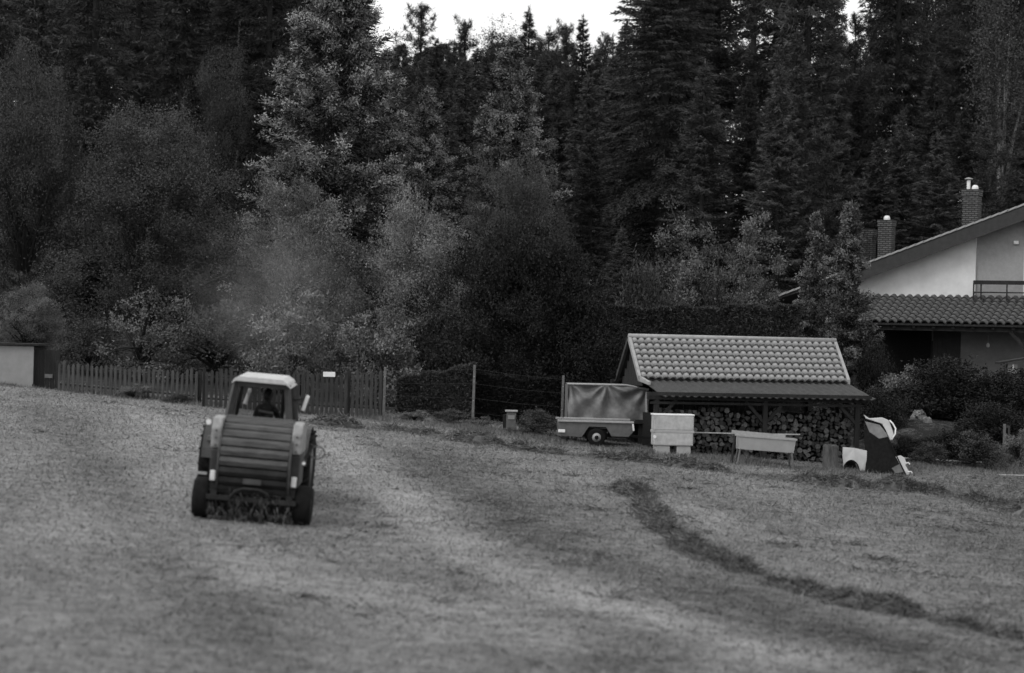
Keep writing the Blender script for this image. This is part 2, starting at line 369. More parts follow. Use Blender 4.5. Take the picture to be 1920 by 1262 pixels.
def hay_row(pts, width, height, label, seed, clumpy=0.5, nb=16000, head=0.0):
    rg = np.random.default_rng(seed); pts = [np.array(p) for p in pts]
    seg = [np.linalg.norm(b2[:2] - a2[:2]) for a2, b2 in zip(pts[:-1], pts[1:])]; tot = sum(seg); cs = np.concatenate([[0], np.cumsum(seg)])
    def at_(s):
        return np.stack([np.interp(s, cs, [p[k] for p in pts]) for k in (0, 1)], -1)
    m_ = int(tot / 0.15); s = np.linspace(0, tot, m_); c = at_(s); tg = np.gradient(c, axis=0); tg = tg / np.linalg.norm(tg, axis=1, keepdims=True)
    nr = np.stack([-tg[:, 1], tg[:, 0]], -1)
    ph = rg.uniform(0, 6, 6)
    def prof(s_):
        q = 0.5 + 0.28 * np.sin(s_ * 1.1 + ph[0]) + 0.22 * np.sin(s_ * 2.7 + ph[1]) + 0.2 * np.sin(s_ * 5.3 + ph[2])
        return np.clip((1 - clumpy) + clumpy * 1.9 * (q - 0.16), 0.0, 1.5) * np.clip(np.minimum(s_, tot - s_) / 0.5, 0.02, 1)
    k = 9; V = []
    for i in range(m_):
        for j in range(k):
            f = (j / (k - 1) - 0.5) * 2; wv = width * (0.6 + 0.4 * prof(s[i])) * (1 + 0.25 * rg.normal()) * (1 + head * math.exp(-s[i] / 1.0))
            p = c[i] + nr[i] * f * wv * 0.5
            V.append((p[0], p[1], G(p[0], p[1]) - 0.03 + height * prof(s[i]) * max(0, 1 - f * f) * rg.uniform(0.7, 1.2)))
    F = [(i * k + j, i * k + j + 1, (i + 1) * k + j + 1, (i + 1) * k + j) for i in range(m_ - 1) for j in range(k - 1)]
    root = thing('hay_row', label, 'hay row', (0, 0, 0), group=None)
    me = mesh_np('heap', V, F, rg.uniform(0.0, 0.35, len(F)), smooth=False); me.materials.append(M['hay_d'])
    root.location = (pts[0][0], pts[0][1], G(pts[0][0], pts[0][1]))
    off = -np.array(root.location)
    V = np.array(V) + off; me.vertices.foreach_set('co', V.astype(np.float32).ravel()); link('heap', me, root)
    ss = rg.uniform(0, tot, nb); ss = ss[rg.random(nb) < np.clip(prof(ss), 0.03, 1) ** 1.5]; n_ = len(ss)
    cc = at_(ss); tt = np.stack([np.interp(ss, s, nr[:, q]) for q in (0, 1)], -1); f = np.clip(rg.normal(0, 0.5, n_), -1.5, 1.5)
    p = cc + tt * (f * width * 0.5 * (1 + head * np.exp(-ss / 1.0)))[:, None]
    z = Garr(p[:, 0], p[:, 1]) + height * prof(ss) * np.clip(1 - f * f, 0, 1) * rg.uniform(0.5, 1.1, n_)
    D = np.stack([rg.normal(0, 1, n_), rg.normal(0, 1, n_), rg.normal(0.15, 0.45, n_)], -1)
    sm = leaves('straw', np.stack([p[:, 0], p[:, 1], z], -1) + off, D, rg.uniform(0.08, 0.3, n_), rg.uniform(0.012, 0.03, n_), rg.beta(1.3, 2.5, n_), M['hay_d'], rg)
    props(link('straw', sm, root), kind='stuff')
hay_row(ROW_A, 0.66, 0.19, 'long dark row of raked hay curving across the open field', 11, 0.8, 30000, 1.3)
hay_row(ROW_B, 0.9, 0.2, 'patchy row of raked hay running past the tarped trailer', 12, 0.75, 16000)
hay_row(ROW_C, 1.0, 0.24, 'broken row of hay clumps below the leaning car tailgate', 13, 0.85, 15000)

# loose clippings the rake left behind
rg = np.random.default_rng(91); PP = []; DD = []; LL = []; SS = []
for k in range(240):
    y0_ = math.sqrt(rg.uniform(34 ** 2, 71 ** 2)); x0_ = rg.uniform(-0.10, 0.24) * y0_ if rg.random() < 0.8 else rg.uniform(-0.24, 0.24) * y0_
    n = int(rg.integers(14, 70)); r_ = rg.uniform(0.08, 0.32); x = x0_ + rg.normal(0, r_ * 1.5, n); y = y0_ + rg.normal(0, r_, n); z = Garr(x, y) + np.abs(rg.normal(0, 0.03, n))
    PP.append(np.stack([x, y, z], -1)); DD.append(np.stack([rg.normal(0, 1, n), rg.normal(0, 1, n), rg.normal(0.1, 0.3, n)], -1)); LL.append(rg.uniform(0.08, 0.24, n)); SS.append(rg.beta(1.6, 2.2, n) * rg.uniform(0.5, 1.3))
LL = np.concatenate(LL); props(link('loose_hay', leaves('loose_hay', np.concatenate(PP), np.concatenate(DD), LL, LL * 0.14, np.concatenate(SS), M['hay'], rg)), 'loose hay clippings scattered over the mown field', 'hay', kind='stuff')

# ================================================================== FIREWOOD SHED
TH = math.radians(12)
sR = P(1183, 632, 72.3)                                    # left end of the ridge
ax = Vector((math.cos(TH), math.sin(TH), 0)); ay = Vector((-math.sin(TH), math.cos(TH), 0))   # along, inwards
shed_z = G(7, 70.5)
shed = thing('firewood_shed', 'open timber firewood shed with pale tiled roof and dark lower skirt', 'shed', (sR.x, sR.y, shed_z), (0, 0, TH))
RZ = sR.z - shed_z                                         # ridge height above origin
LEN, RUN, DROP, RUN2, DROP2 = 6.37, 1.3, 1.18, 1.6, 0.43
def gl(x_, y_):                                           # ground height in the shed frame
    p = Vector((sR.x, sR.y, 0)) + ax * x_ + ay * y_
    return G(p.x, p.y) - shed_z
def tile_mesh(name, w_, l_, h_, material, n=7):
    mb = MB(); vs = []
    for y_, dz in ((0.0, 0.0), (l_, 0.0)):
        for i in range(n):
            q = i / (n - 1); z = h_ * (math.sqrt(max(0.0, 1 - ((q - 0.4) / 0.36) ** 2)) if abs(q - 0.4) < 0.36 else 0.0); vs.append((q * w_ * 1.04 - w_ / 2, y_, z + (0.06 if y_ == 0 else 0)))
    vs += [(v[0], 0.012, v[2] - 0.065) for v in vs[:n]]
    fs = [(i, i + 1, n + i + 1, n + i) for i in range(n - 1)] + [(2 * n + i, 2 * n + i + 1, i + 1, i) for i in range(n - 1)]
    mb.add(vs, fs); me = mb.mesh(name, material, True); me.polygons.foreach_set('use_smooth', [True] * (n - 1) + [False] * (n - 1)); return me
pitch = math.atan2(DROP, RUN); sl_len = math.hypot(RUN, DROP)
mb = MB()                                                  # roof deck under the tiles, both slopes
t_ = 0.03
mb.prism([(0, 0, RZ - 0.04), (0, -RUN, RZ - DROP - 0.04), (0, -RUN, RZ - DROP - 0.09), (0, 0, RZ - 0.09)], (0, 0, 0), (LEN, 0, 0))
mb.prism([(0, 0.002, RZ - 0.04), (0, RUN, RZ - DROP - 0.04), (0, RUN, RZ - DROP - 0.09), (0, 0.002, RZ - 0.09)], (0, 0, 0), (LEN, 0, 0))
roof = mb.build('roof', M['wood_dark'], shed)
NT, NR = 29, 7
tm = tile_mesh('roof_tile', LEN / NT, sl_len / NR * 1.05, 0.072, M['tile'], 11)
rnd = random.Random(5)
for side in (0, 1):
    for r in range(NR):
        for c in range(NT):
            if side == 1: continue
            o = link('roof_tile', tm, roof); s_ = r / NR
            o.location = ((c + 0.5) * LEN / NT, -RUN * (1 - s_), RZ - DROP * (1 - s_) - 0.055 + rnd.uniform(-0.004, 0.004))
            o.rotation_euler = (pitch, rnd.uniform(-0.02, 0.02), rnd.uniform(-0.012, 0.012))
mb = MB()                                                  # tiles of the rear slope, one sheet
for r in range(NR):
    for c in range(NT * 2):
        xa, xb = c * LEN / NT / 2, (c + 1) * LEN / NT / 2; h0 = 0.05 if c % 2 else 0.0; h1 = 0.05 - h0
        ya, yb = RUN * r / NR, RUN * (r + 1) / NR; za, zb = RZ - DROP * r / NR - 0.02, RZ - DROP * (r + 1) / NR + 0.005
        mb.add([(xa, ya, za + h0), (xb, ya, za + h1), (xb, yb, zb + h1), (xa, yb, zb + h0)], [(0, 1, 2, 3)])
mb.build('rear_tiles', M['tile'], roof)
mb = MB(); mb.tube([(-0.08, 0, RZ + 0.03), (LEN + 0.08, 0, RZ + 0.03)], 0.075, 10); mb.build('ridge_cap', M['verge'], roof, True)
for xx in (-0.05, LEN + 0.05):
    for sg in (-1, 1):
        mb = MB(); mb.prism([(xx - 0.045, 0, RZ + 0.06), (xx - 0.045, sg * RUN, RZ - DROP + 0.05), (xx - 0.045, sg * RUN, RZ - DROP - 0.12), (xx - 0.045, 0, RZ - 0.11)], (0, 0, 0), (0.09, 0, 0))
        mb.build('verge_board', M['verge'] if sg < 0 else M['side'], roof)
# lower skirt: corrugated dark sheet, flaring at the ends
def skirt(sg, run, drop, fl):
    mb = MB(); n = 29 * 6; vs = []; rows = 5
    for j in range(rows + 1):
        f = j / rows
        for i in range(n + 1):
            q = i / n; x_ = fl[0] * f + q * (LEN + (fl[1] - fl[0]) * f)
            vs.append((x_, sg * (RUN - 0.03 + run * f), RZ - DROP - 0.07 - drop * f + 0.022 * math.cos(q * 29 * 2 * math.pi) + (0.012 if j % 2 else 0)))
    mb.add(vs, [(j * (n + 1) + i, j * (n + 1) + i + 1, (j + 1) * (n + 1) + i + 1, (j + 1) * (n + 1) + i) for j in range(rows) for i in range(n)])
    o = mb.build('skirt_roof', M['skirt'], shed); sm = o.modifiers.new('t', 'SOLIDIFY'); sm.thickness = 0.02; sm.offset = -1
    props(o, 'dark corrugated lower skirt of the shed roof')
skirt(-1, RUN2, DROP2, (0.2, 0.32)); skirt(1, 0.9, 0.26, (-0.1, 0.1))
MB().prism([(-0.05, -RUN, RZ - DROP + 0.03), (0.06, -RUN - 0.55, RZ - DROP - 0.11), (0.06, -RUN - 0.55, RZ - DROP - 0.2), (-0.05, -RUN, RZ - DROP - 0.12)], (0, 0, 0), (0.08, 0, 0)).build('skirt_verge', M['verge'], shed)
FY, BY = -(RUN + RUN2 - 0.42), RUN + 0.5                   # post lines
EZ = RZ - DROP - DROP2 - 0.03
for xx in (0.15, LEN / 2 + 0.25, LEN - 0.1):
    for yy in (FY, BY):
        g0 = gl(xx, yy); ztop = EZ - 0.08 if yy < 0 else RZ - DROP - 0.2
        mb = MB(); mb.box((xx, yy, (g0 - 0.1 + ztop) / 2), (0.14, 0.14, ztop - g0 + 0.1)); mb.build('post', M['wood_dark'], shed, bevel=0.01)
mb = MB(); mb.box((LEN / 2, FY, EZ - 0.05), (LEN + 0.25, 0.16, 0.2)); mb.build('eaves_beam', M['wood_dark'], shed, bevel=0.01)
mb = MB(); mb.box((LEN / 2, FY - 0.05, EZ - 0.24), (LEN + 0.1, 0.06, 0.07)); mb.build('rail', M['wood_dark'], shed)
mb = MB(); mb.box((LEN / 2, BY, RZ - DROP - 0.2), (LEN + 0.25, 0.14, 0.16)); mb.build('rear_beam', M['wood_dark'], shed)
mb = MB(); mb.box((LEN / 2, -RUN - RUN2 + 0.02, EZ + 0.03), (LEN + 0.4, 0.03, 0.1)); mb.build('fascia', M['wood_dark'], shed)
for xa, xb in ((0.2, 0.75), (LEN - 0.15, LEN - 0.75), (LEN / 2 + 0.2, LEN / 2 - 0.35), (LEN / 2 + 0.3, LEN / 2 + 0.85)):
    mb = MB(); mb.beam((xa, FY, EZ - 0.75), (xb, FY, EZ - 0.15), 0.09, 0.09); mb.build('brace', M['wood_dark'], shed)
for xx in (0.08, LEN - 0.08):
    for k in range(9):                                     # boards of both gables
        ya = -RUN * 0.92 + k * RUN * 1.84 / 9; yb = ya + RUN * 1.84 / 9 - 0.012; hz = lambda q: RZ - 0.12 - DROP * abs(q) / RUN
        mb = MB(); zt = min(hz(ya), hz(yb)); mb.box((xx, (ya + yb) / 2, (zt + RZ - DROP - 0.25) / 2), (0.025, yb - ya, zt - (RZ - DROP - 0.25))); mb.build('gable_board', M['wood_dark'], shed)
for k in range(int(LEN / 0.2)):                            # rear wall boards
    xx = 0.12 + k * 0.2; g0 = gl(xx, BY); zt = RZ - DROP - 0.28
    mb = MB(); mb.box((xx, BY + 0.085, (g0 + zt) / 2), (0.185, 0.025, zt - g0 + 0.1)); mb.build('wall_board', M['wood_dark'], shed)

# firewood: single logs at the front of the stack
def log_mesh(seed, split):
    rg = random.Random(seed); n = 8; pts = []
    if split:
        a0 = rg.uniform(0, 6.28); pts = [(0, 0)] + [(math.cos(a0 + k * 0.42) * 1.5, math.sin(a0 + k * 0.42) * 1.5) for k in range(5)]
        cx = sum(p[0] for p in pts) / 6; cy = sum(p[1] for p in pts) / 6; pts = [(p[0] - cx, p[1] - cy) for p in pts]
    else:
        pts = [(math.cos(k * 6.283 / n) * rg.uniform(0.85, 1.1), math.sin(k * 6.283 / n) * rg.uniform(0.85, 1.1)) for k in range(n)]
    mb = MB(); k = len(pts); vs = [(p[0] * 0.07, -0.2, p[1] * 0.07) for p in pts] + [(p[0] * 0.07, 0.2, p[1] * 0.07) for p in pts]
    mb.add(vs, [tuple(range(k))], 1); mb.f.append(tuple(range(2 * k - 1, k - 1, -1))); mb.mi.append(1)
    for i in range(k): mb.f.append((i, (i + 1) % k, k + (i + 1) % k, k + i)); mb.mi.append(0)
    return mb.mesh('log', [M['log_bark'], M['log_end']])
for mm in (M['log_end'], M['log_bark']):
    t = mm.node_tree; b = t.nodes['Principled BSDF']; lk = b.inputs['Base Color'].links[0].from_socket; oi = t.nodes.new('ShaderNodeObjectInfo')
    mr = t.nodes.new('ShaderNodeMapRange'); mr.inputs[3].default_value = 0.35; mr.inputs[4].default_value = 1.7; t.links.new(oi.outputs['Random'], mr.inputs[0])
    vm_ = t.nodes.new('ShaderNodeVectorMath'); vm_.operation = 'SCALE'; t.links.new(lk, vm_.inputs[0]); t.links.new(mr.outputs[0], vm_.inputs['Scale']); t.links.new(vm_.outputs[0], b.inputs['Base Color'])
LOGS = [log_mesh(k, k % 3 != 0) for k in range(8)]
rnd = random.Random(9); cand = []
xx = 0.3
while xx < LEN - 0.25:
    g0 = gl(xx, FY + 0.35); top = EZ - 0.32 - 0.18 * abs(math.sin(xx * 1.7)) - (0.12 if abs(xx - LEN / 2 - 0.2) < 0.3 else 0); z = g0 + 0.08
    while z < top:
        cand.append((xx + rnd.uniform(-0.035, 0.035), FY + 0.42 + rnd.uniform(-0.07, 0.07), z + rnd.uniform(-0.03, 0.03), rnd.uniform(0.75, 1.35))); z += 0.122
    xx += 0.135
big = sorted(cand, key=lambda c: -c[3]); singles = set(big[:290])
stuffV = []; stuffF = []; stuffI = []
for c in cand:
    me = LOGS[rnd.randrange(8)]; R_ = Matrix.Rotation(rnd.uniform(0, 6.28), 3, 'Y'); loc = Vector((sR.x, sR.y, shed_z)) + ax * c[0] + ay * c[1] + Vector((0, 0, c[2]))
    mx = Matrix.Translation(loc) @ Matrix.Rotation(TH + rnd.uniform(-0.12, 0.12), 4, 'Z') @ R_.to_4x4() @ Matrix.Diagonal((c[3], 1, c[3], 1))
    if c in singles:
        o = link('log', me); o.matrix_world = mx
        props(o, 'split firewood log stacked in the tiled open shed', 'log', 'firewood logs stacked in the shed')
    else:
        o_ = len(stuffV); stuffV += [tuple(mx @ v.co) for v in me.vertices]
        for p in me.polygons: stuffF.append(tuple(i + o_ for i in p.vertices)); stuffI.append(p.material_index)
me = bpy.data.meshes.new('firewood'); me.from_pydata(stuffV, [], stuffF); me.materials.append(M['log_bark']); me.materials.append(M['log_end'])
me.polygons.foreach_set('material_index', stuffI); props(link('firewood', me), 'smaller split firewood filling the stack in the shed', 'firewood', kind='stuff')
# the body of the stack behind the front layer: rows of logs seen edge-on only
mb = MB(); rr = random.Random(3); xx = 0.3
while xx < LEN - 0.3:
    g0 = gl(xx, -0.6); mb.box((xx + 0.2, (FY + 0.62 + BY - 0.1) / 2, (g0 + EZ - 0.55) / 2), (0.39, BY - FY - 0.75, EZ - 0.55 - g0 + rr.uniform(-0.1, 0.05))); xx += 0.4
o = mb.build('firewood', M['log_bark']); o.matrix_world = shed.matrix_basis.copy() if False else Matrix.Translation((sR.x, sR.y, shed_z)) @ Matrix.Rotation(TH, 4, 'Z')
props(o, 'rear layers of the firewood stack inside the shed', 'firewood', kind='stuff')

def face_rot(k): return (0, 0, k)
def slope_rot(rz=0.0):
    return (math.atan(0.0412), math.atan(0.066), rz)

# ================================================================== WHEEL
def wheel(parent, c, r, w_, axis=(1, 0, 0), lugs=0, rimmat='rail', rim=0.55, tyremat='black'):
    tw = MB(); h = w_ / 2
    tw.lathe([(r * rim, -h * 0.8), (r * 0.86, -h), (r * 0.97, -h * 0.8), (r, -h * 0.4), (r, h * 0.4), (r * 0.97, h * 0.8), (r * 0.86, h), (r * rim, h * 0.8)], c, axis, 32)
    a = Vector(axis).normalized(); x_ = a.orthogonal().normalized(); y_ = a.cross(x_)
    for k in range(lugs):
        for sg in (-1, 1):
            t0 = 2 * math.pi * (k + (0.5 if sg > 0 else 0)) / lugs; d0 = x_ * math.cos(t0) + y_ * math.sin(t0); d1 = x_ * math.cos(t0 + 0.16) + y_ * math.sin(t0 + 0.16)
            tw.beam(Vector(c) + d0 * (r + 0.005) + a * sg * h * 0.95, Vector(c) + d1 * (r + 0.005) + a * sg * 0.01, 0.05, 0.07)
    wl = link('wheel', MB().lathe([(r * rim * 0.99, -h * 0.62), (r * rim * 0.99, h * 0.62)], c, axis, 24).mesh('wheel', M[rimmat]), parent)
    tw.build('tyre', M[tyremat], wl, True)
    rb = MB(); rb.lathe([(r * rim * 0.98, -h * 0.82), (r * rim * 0.9, -h * 0.6), (r * rim * 0.35, -h * 0.5), (r * rim * 0.3, -h * 0.75), (r * rim * 0.3, h * 0.75), (r * rim * 0.35, h * 0.5), (r * rim * 0.9, h * 0.6), (r * rim * 0.98, h * 0.82)], c, axis, 24)
    rb.build('rim', M[rimmat], wl, True)
    return wl

# ================================================================== TRAILERS, BOX, TROUGH, CAR PARTS
# small open trailer
g = on_ground(1115, 836); tr = thing('flatbed_trailer', 'small two-wheeled box trailer with pale top rail parked before the tarped load', 'trailer', g, (0.02, 0.012, 0.03))
k = g.y / FPX
def TX(u): return (u - 1115) * k
def TZ(v): return (836 - v) * k
body = MB()
zt, zb = TZ(792), TZ(820)
out = [(TX(1046), zb + 0.02), (TX(1046), zt), (TX(1185), zt), (TX(1186), TZ(808)), (TX(1178), TZ(817)), (TX(1146), TZ(817)), (TX(1135), TZ(800)), (TX(1103), TZ(800)), (TX(1090), TZ(820))]
body.prism([(p[0], -0.02, p[1]) for p in out], (0, 0, 0), (0, 0.04, 0)); side1 = body.build('side_panel', M['trailer'], tr)
body = MB(); body.prism([(p[0], 1.28, p[1]) for p in out], (0, 0, 0), (0, 0.04, 0)); body.build('side_panel', M['trailer'], tr)
for xe in (TX(1046) + 0.02, TX(1185) - 0.02):
    MB().box((xe, 0.65, (zt + TZ(812)) / 2), (0.035, 1.255, zt - TZ(812) - 0.01)).build('end_panel', M['trailer'], tr)
MB().box((TX(1116), 0.65, TZ(801)), (TX(1184) - TX(1048), 1.25, 0.05)).build('floor', M['wood_dark'], tr)
for yy in (-0.035, 1.335): MB().beam((TX(1044), yy, zt + 0.02), (TX(1187), yy, zt + 0.035), 0.06, 0.06).build('top_rail', M['rail'], tr, bevel=0.01)
MB().box((0.04, 0.16, 0.34), (0.62, 0.2, 0.3)).build('wheel_arch', M['black'], tr, True)
for yy in (-0.03, 1.3): MB().lathe([(0.06, -0.11), (0.06, 0.11)], (0.04, yy, 0.25), (0, 1, 0), 12).build('hub', M['black'], wheel(tr, (0.04, yy, 0.25), 0.26, 0.17, (0, 1, 0), 0, 'rail', 0.5))
MB().tube([(0.04, -0.05, 0.25), (0.04, 1.3, 0.25)], 0.035).build('axle', M['dark_metal'], tr)
MB().beam((TX(1052), 0.3, TZ(818)), (TX(1180), 0.3, TZ(818)), 0.08, 0.08).build('chassis', M['dark_metal'], tr)
MB().beam((TX(1052), 1.0, TZ(818)), (TX(1180), 1.0, TZ(818)), 0.08, 0.08).build('chassis', M['dark_metal'], tr)
MB().beam((TX(1178), 0.65, TZ(817)), (TX(1240), 0.75, TZ(822)), 0.07, 0.07).build('drawbar', M['dark_metal'], tr)
MB().beam((TX(1233), 0.74, TZ(822)), (TX(1233), 0.74, 0.0), 0.05, 0.05).build('jockey_leg', M['dark_metal'], tr)
MB().box((TX(1052), -0.04, TZ(810)), (0.2, 0.05, 0.09)).build('tail_light', M['white'], tr, bevel=0.015)
MB().box((TX(1186), -0.04, TZ(799)), (0.05, 0.06, 0.2), Matrix.Rotation(-0.15, 3, 'Y')).build('reflector', M['white'], tr, bevel=0.01)
MB().box((TX(1046), 0.65, TZ(815)), (0.06, 1.3, 0.08)).build('bumper', M['trailer'], tr)

# tarped load behind it
gp = on_ground(1135, 826); y2 = 71.9; gx = P(1065, 720, y2); gz = G(gx.x + 1.2, y2)
tl = thing('tarped_load', 'tall load under a wrinkled grey tarpaulin behind the box trailer', 'tarpaulin load', (gx.x, y2, gz), (0, 0, 0.04))
k = y2 / FPX; H_ = P(1120, 722, y2).z - gz; Wd = 152 * k
mb = MB(); n, mrow = 60, 26; vs = []
for j in range(mrow + 1):
    for i in range(n + 1):
        a_, b_ = i / n, j / mrow; x_ = a_ * Wd; z_ = H_ * (1 - b_ * 0.62)
        sag = 0.10 * max(0, (a_ - 0.72) / 0.28) ** 1.3 * (1 - b_ * 0.3)
        fold = 0.0
        for cx_ in (0.02, 0.47, 0.98):                       # folds fan out from the tie points
            dx = (a_ - cx_) * Wd; dz = b_ * H_ * 0.62 + 0.05; ang = math.atan2(dx, dz); rr_ = math.hypot(dx, dz)
            fold += 0.10 * math.sin(ang * 9 + cx_ * 7) * math.exp(-rr_ / 1.0) * min(1, rr_ * 2.5)
        vs.append((x_ + 0.01 * math.sin(b_ * 9), -0.02 - fold - 0.10 * b_ + 0.02 * math.sin(a_ * 23 + b_ * 5), z_ - sag))
mb.add(vs, [(j * (n + 1) + i, j * (n + 1) + i + 1, (j + 1) * (n + 1) + i + 1, (j + 1) * (n + 1) + i) for j in range(mrow) for i in range(n)])
tv = []
for yy in (-0.02, 1.3):
    for i in range(n + 1): a_ = i / n; tv.append((a_ * Wd, yy, H_ - 0.10 * max(0, (a_ - 0.72) / 0.28) ** 1.3 + (0.03 if yy > 0 else 0)))
mb.add(tv, [(i, i + 1, n + 2 + i, n + 1 + i) for i in range(n)])
for xe in (0, Wd):
    mb.add([(xe, -0.02, H_ - (0.1 if xe else 0)), (xe, 1.3, H_ - (0.07 if xe else 0)), (xe, 1.3, H_ * 0.38), (xe, -0.12, H_ * 0.38)], [(0, 1, 2, 3)])
mb.add([(0, 1.3, H_), (Wd, 1.3, H_ - 0.07), (Wd, 1.3, H_ * 0.38), (0, 1.3, H_ * 0.38)], [(0, 1, 2, 3)])
o = mb.build('tarpaulin', M['tarp'], tl, True)
MB().tube([(-0.02, -0.03, H_ + 0.015), (Wd * 0.72, -0.03, H_ + 0.015), (Wd, -0.03, H_ - 0.1)], 0.03).build('top_tube', M['rail'], tl)
MB().tube([(Wd - 0.08, -0.2, H_ * 0.9), (Wd - 0.06, -0.2, H_ * 0.40)], 0.035).build('tarp_edge_roll', M['rail'], tl)
MB().box((Wd / 2, 0.62, H_ * 0.36), (Wd + 0.05, 1.45, 0.12)).build('deck', M['wood_dark'], tl)
for xx in (0.2, Wd - 0.2):
    for yy in (0.1, 1.15): MB().box((xx, yy, H_ * 0.15), (0.16, 0.16, H_ * 0.34 + 0.06)).build('leg', M['wood_dark'], tl)

# white box on two feet
g = P(1263, 845, 68.9); g.z = G(g.x, g.y) + 0.0; bx_ = thing('plastic_box', 'white boxy container with a seam band standing on two pale feet', 'container', g, (0, 0.0, 0.10)); k = g.y / FPX
bw_, bd_ = 76 * k, 0.62
z1, z2, z3 = 19 * k, 44 * k, 76 * k
MB().box((0, bd_ / 2, (z1 + z2) / 2), (bw_ * 0.97, bd_, z2 - z1)).build('lower_tub', M['box'], bx_, bevel=0.03)
MB().box((0, bd_ / 2, z2 + 0.02), (bw_ * 1.01, bd_ * 1.02, 0.075)).build('seam_band', M['box2'], bx_, bevel=0.01)
MB().box((0.005, bd_ / 2, (z2 + 0.05 + z3) / 2), (bw_ * 0.985, bd_, z3 - z2 - 0.05)).build('upper_tub', M['box'], bx_, bevel=0.035)
MB().box((0, bd_ / 2, z3 + 0.012), (bw_ * 1.02, bd_ * 1.03, 0.045)).build('lid', M['white'], bx_, bevel=0.015)
for sx in (-1, 1):
    MB().box((sx * bw_ * 0.26, bd_ / 2, z1 / 2 - 0.02), (bw_ * 0.36, bd_ * 0.9, z1 + 0.06), taper=0.97).build('foot', M['box2'], bx_, bevel=0.03)
MB().tube([(-bw_ / 2 - 0.01, -0.02, z3), (-bw_ / 2 - 0.05, -0.05, z2), (-bw_ / 2 - 0.04, -0.05, z1 * 1.2), (-bw_ / 2 + 0.08, -0.05, z1 * 0.4), (-bw_ / 2 + 0.16, -0.05, 0.0)], 0.012, 6).build('strap', M['rail'], bx_)
MB().lathe([(0.045, 0), (0.045, 0.06)], (-bw_ / 2 + 0.02, 0.0, z1 + 0.25), (0, -1, 0), 12).build('tap', M['white'], bx_)

# thin pipe propped along the shed front
a_ = P(1300, 811, 69.6); b_ = P(1500, 815, 69.8)
o = MB().tube([Vector((0, 0, 0)), (b_ - a_) * 0.5 + Vector((0, 0, -0.012)), b_ - a_], 0.02, 8).build('pipe', M['rail']); o.location = a_
props(o, 'thin pale pipe lying level between white container and trough', 'pipe')

# trough on legs
g = on_ground(1432, 873); tq = thing('trough', 'pale sheet metal trough with sloping rim on thin legs before the firewood', 'trough', g, (0, 0.055, 0.06)); k = g.y / FPX
L2 = 54 * k; zt, zb = 52 * k, 28 * k
mb = MB(); dp = 0.55; wt = 0.02
top = [(-L2, -dp / 2), (L2, -dp / 2), (L2, dp / 2), (-L2, dp / 2)]; bot = [(-L2 + 0.03, -dp / 2 + 0.06), (L2 - 0.03, -dp / 2 + 0.06), (L2 - 0.03, dp / 2 - 0.06), (-L2 + 0.03, dp / 2 - 0.06)]
vs = [(p[0], p[1], zt) for p in top] + [(p[0], p[1], zb) for p in bot]
mb.add(vs, [(0, 1, 5, 4), (1, 2, 6, 5), (2, 3, 7, 6), (3, 0, 4, 7), (4, 5, 6, 7)]); o = mb.build('basin', M['trough'], tq); sm = o.modifiers.new('t', 'SOLIDIFY'); sm.thickness = 0.025
for a2, b2 in (((-L2 - 0.03, -dp / 2), (L2 + 0.03, -dp / 2)), ((-L2 - 0.03, dp / 2), (L2 + 0.03, dp / 2)), ((-L2, -dp / 2), (-L2, dp / 2)), ((L2, -dp / 2), (L2, dp / 2))):
    MB().beam((a2[0], a2[1], zt + 0.02), (b2[0], b2[1], zt + 0.02), 0.05, 0.045).build('rim_bar', M['rail'], tq)
MB().beam((-L2 - 0.12, dp / 2 + 0.06, zt + 0.09), (L2 - 0.2, dp / 2 + 0.06, zt + 0.07), 0.1, 0.03).build('lid_board', M['rail'], tq)
for sx in (-1, 1):
    for sy in (-1, 1): MB().beam((sx * (L2 - 0.08), sy * (dp / 2 - 0.08), zb + 0.02), (sx * (L2 - 0.02), sy * (dp / 2), -0.08), 0.045, 0.045).build('leg', M['trailer'], tq)
MB().beam((-L2 - 0.08, -0.1, zt), (-L2 - 0.14, -0.18, -0.05), 0.07, 0.05).build('end_stake', M['wood_dark'], tq)

# chopping stump
g = on_ground(1556, 880); st = thing('stump', 'rough upright wooden stump between trough and white car fender', 'stump', g); k = g.y / FPX
mb = MB(); rr = random.Random(2); n = 14; vs = []; lv = [(-0.05, 1.25), (0.12, 1.05), (0.4, 0.95), (0.65, 0.97), (46 * k, 0.93)]
base = [rr.uniform(0.85, 1.15) for _ in range(n)]
for z_, s_ in lv:
    for i in range(n): a2 = i * 6.283 / n; r_ = 0.215 * s_ * base[i] * rr.uniform(0.96, 1.04); vs.append((math.cos(a2) * r_, math.sin(a2) * r_, z_ + (rr.uniform(-0.03, 0.03) if z_ > 0.6 else 0)))
mb.add(vs, [(j * n + i, j * n + (i + 1) % n, (j + 1) * n + (i + 1) % n, (j + 1) * n + i) for j in range(4) for i in range(n)])
mb.build('bark', M['stone'] if False else mat('stump_bark', 0.035, 0.12, 14, 0.95, 0.7, 30, stretch=(2, 2, 0.3)), st)
MB().lathe([(0.19, -0.02), (0.18, 0.0)], (0, 0, 46 * k), (0, 0, 1), 14).build('cut_top', M['log_end'], st)

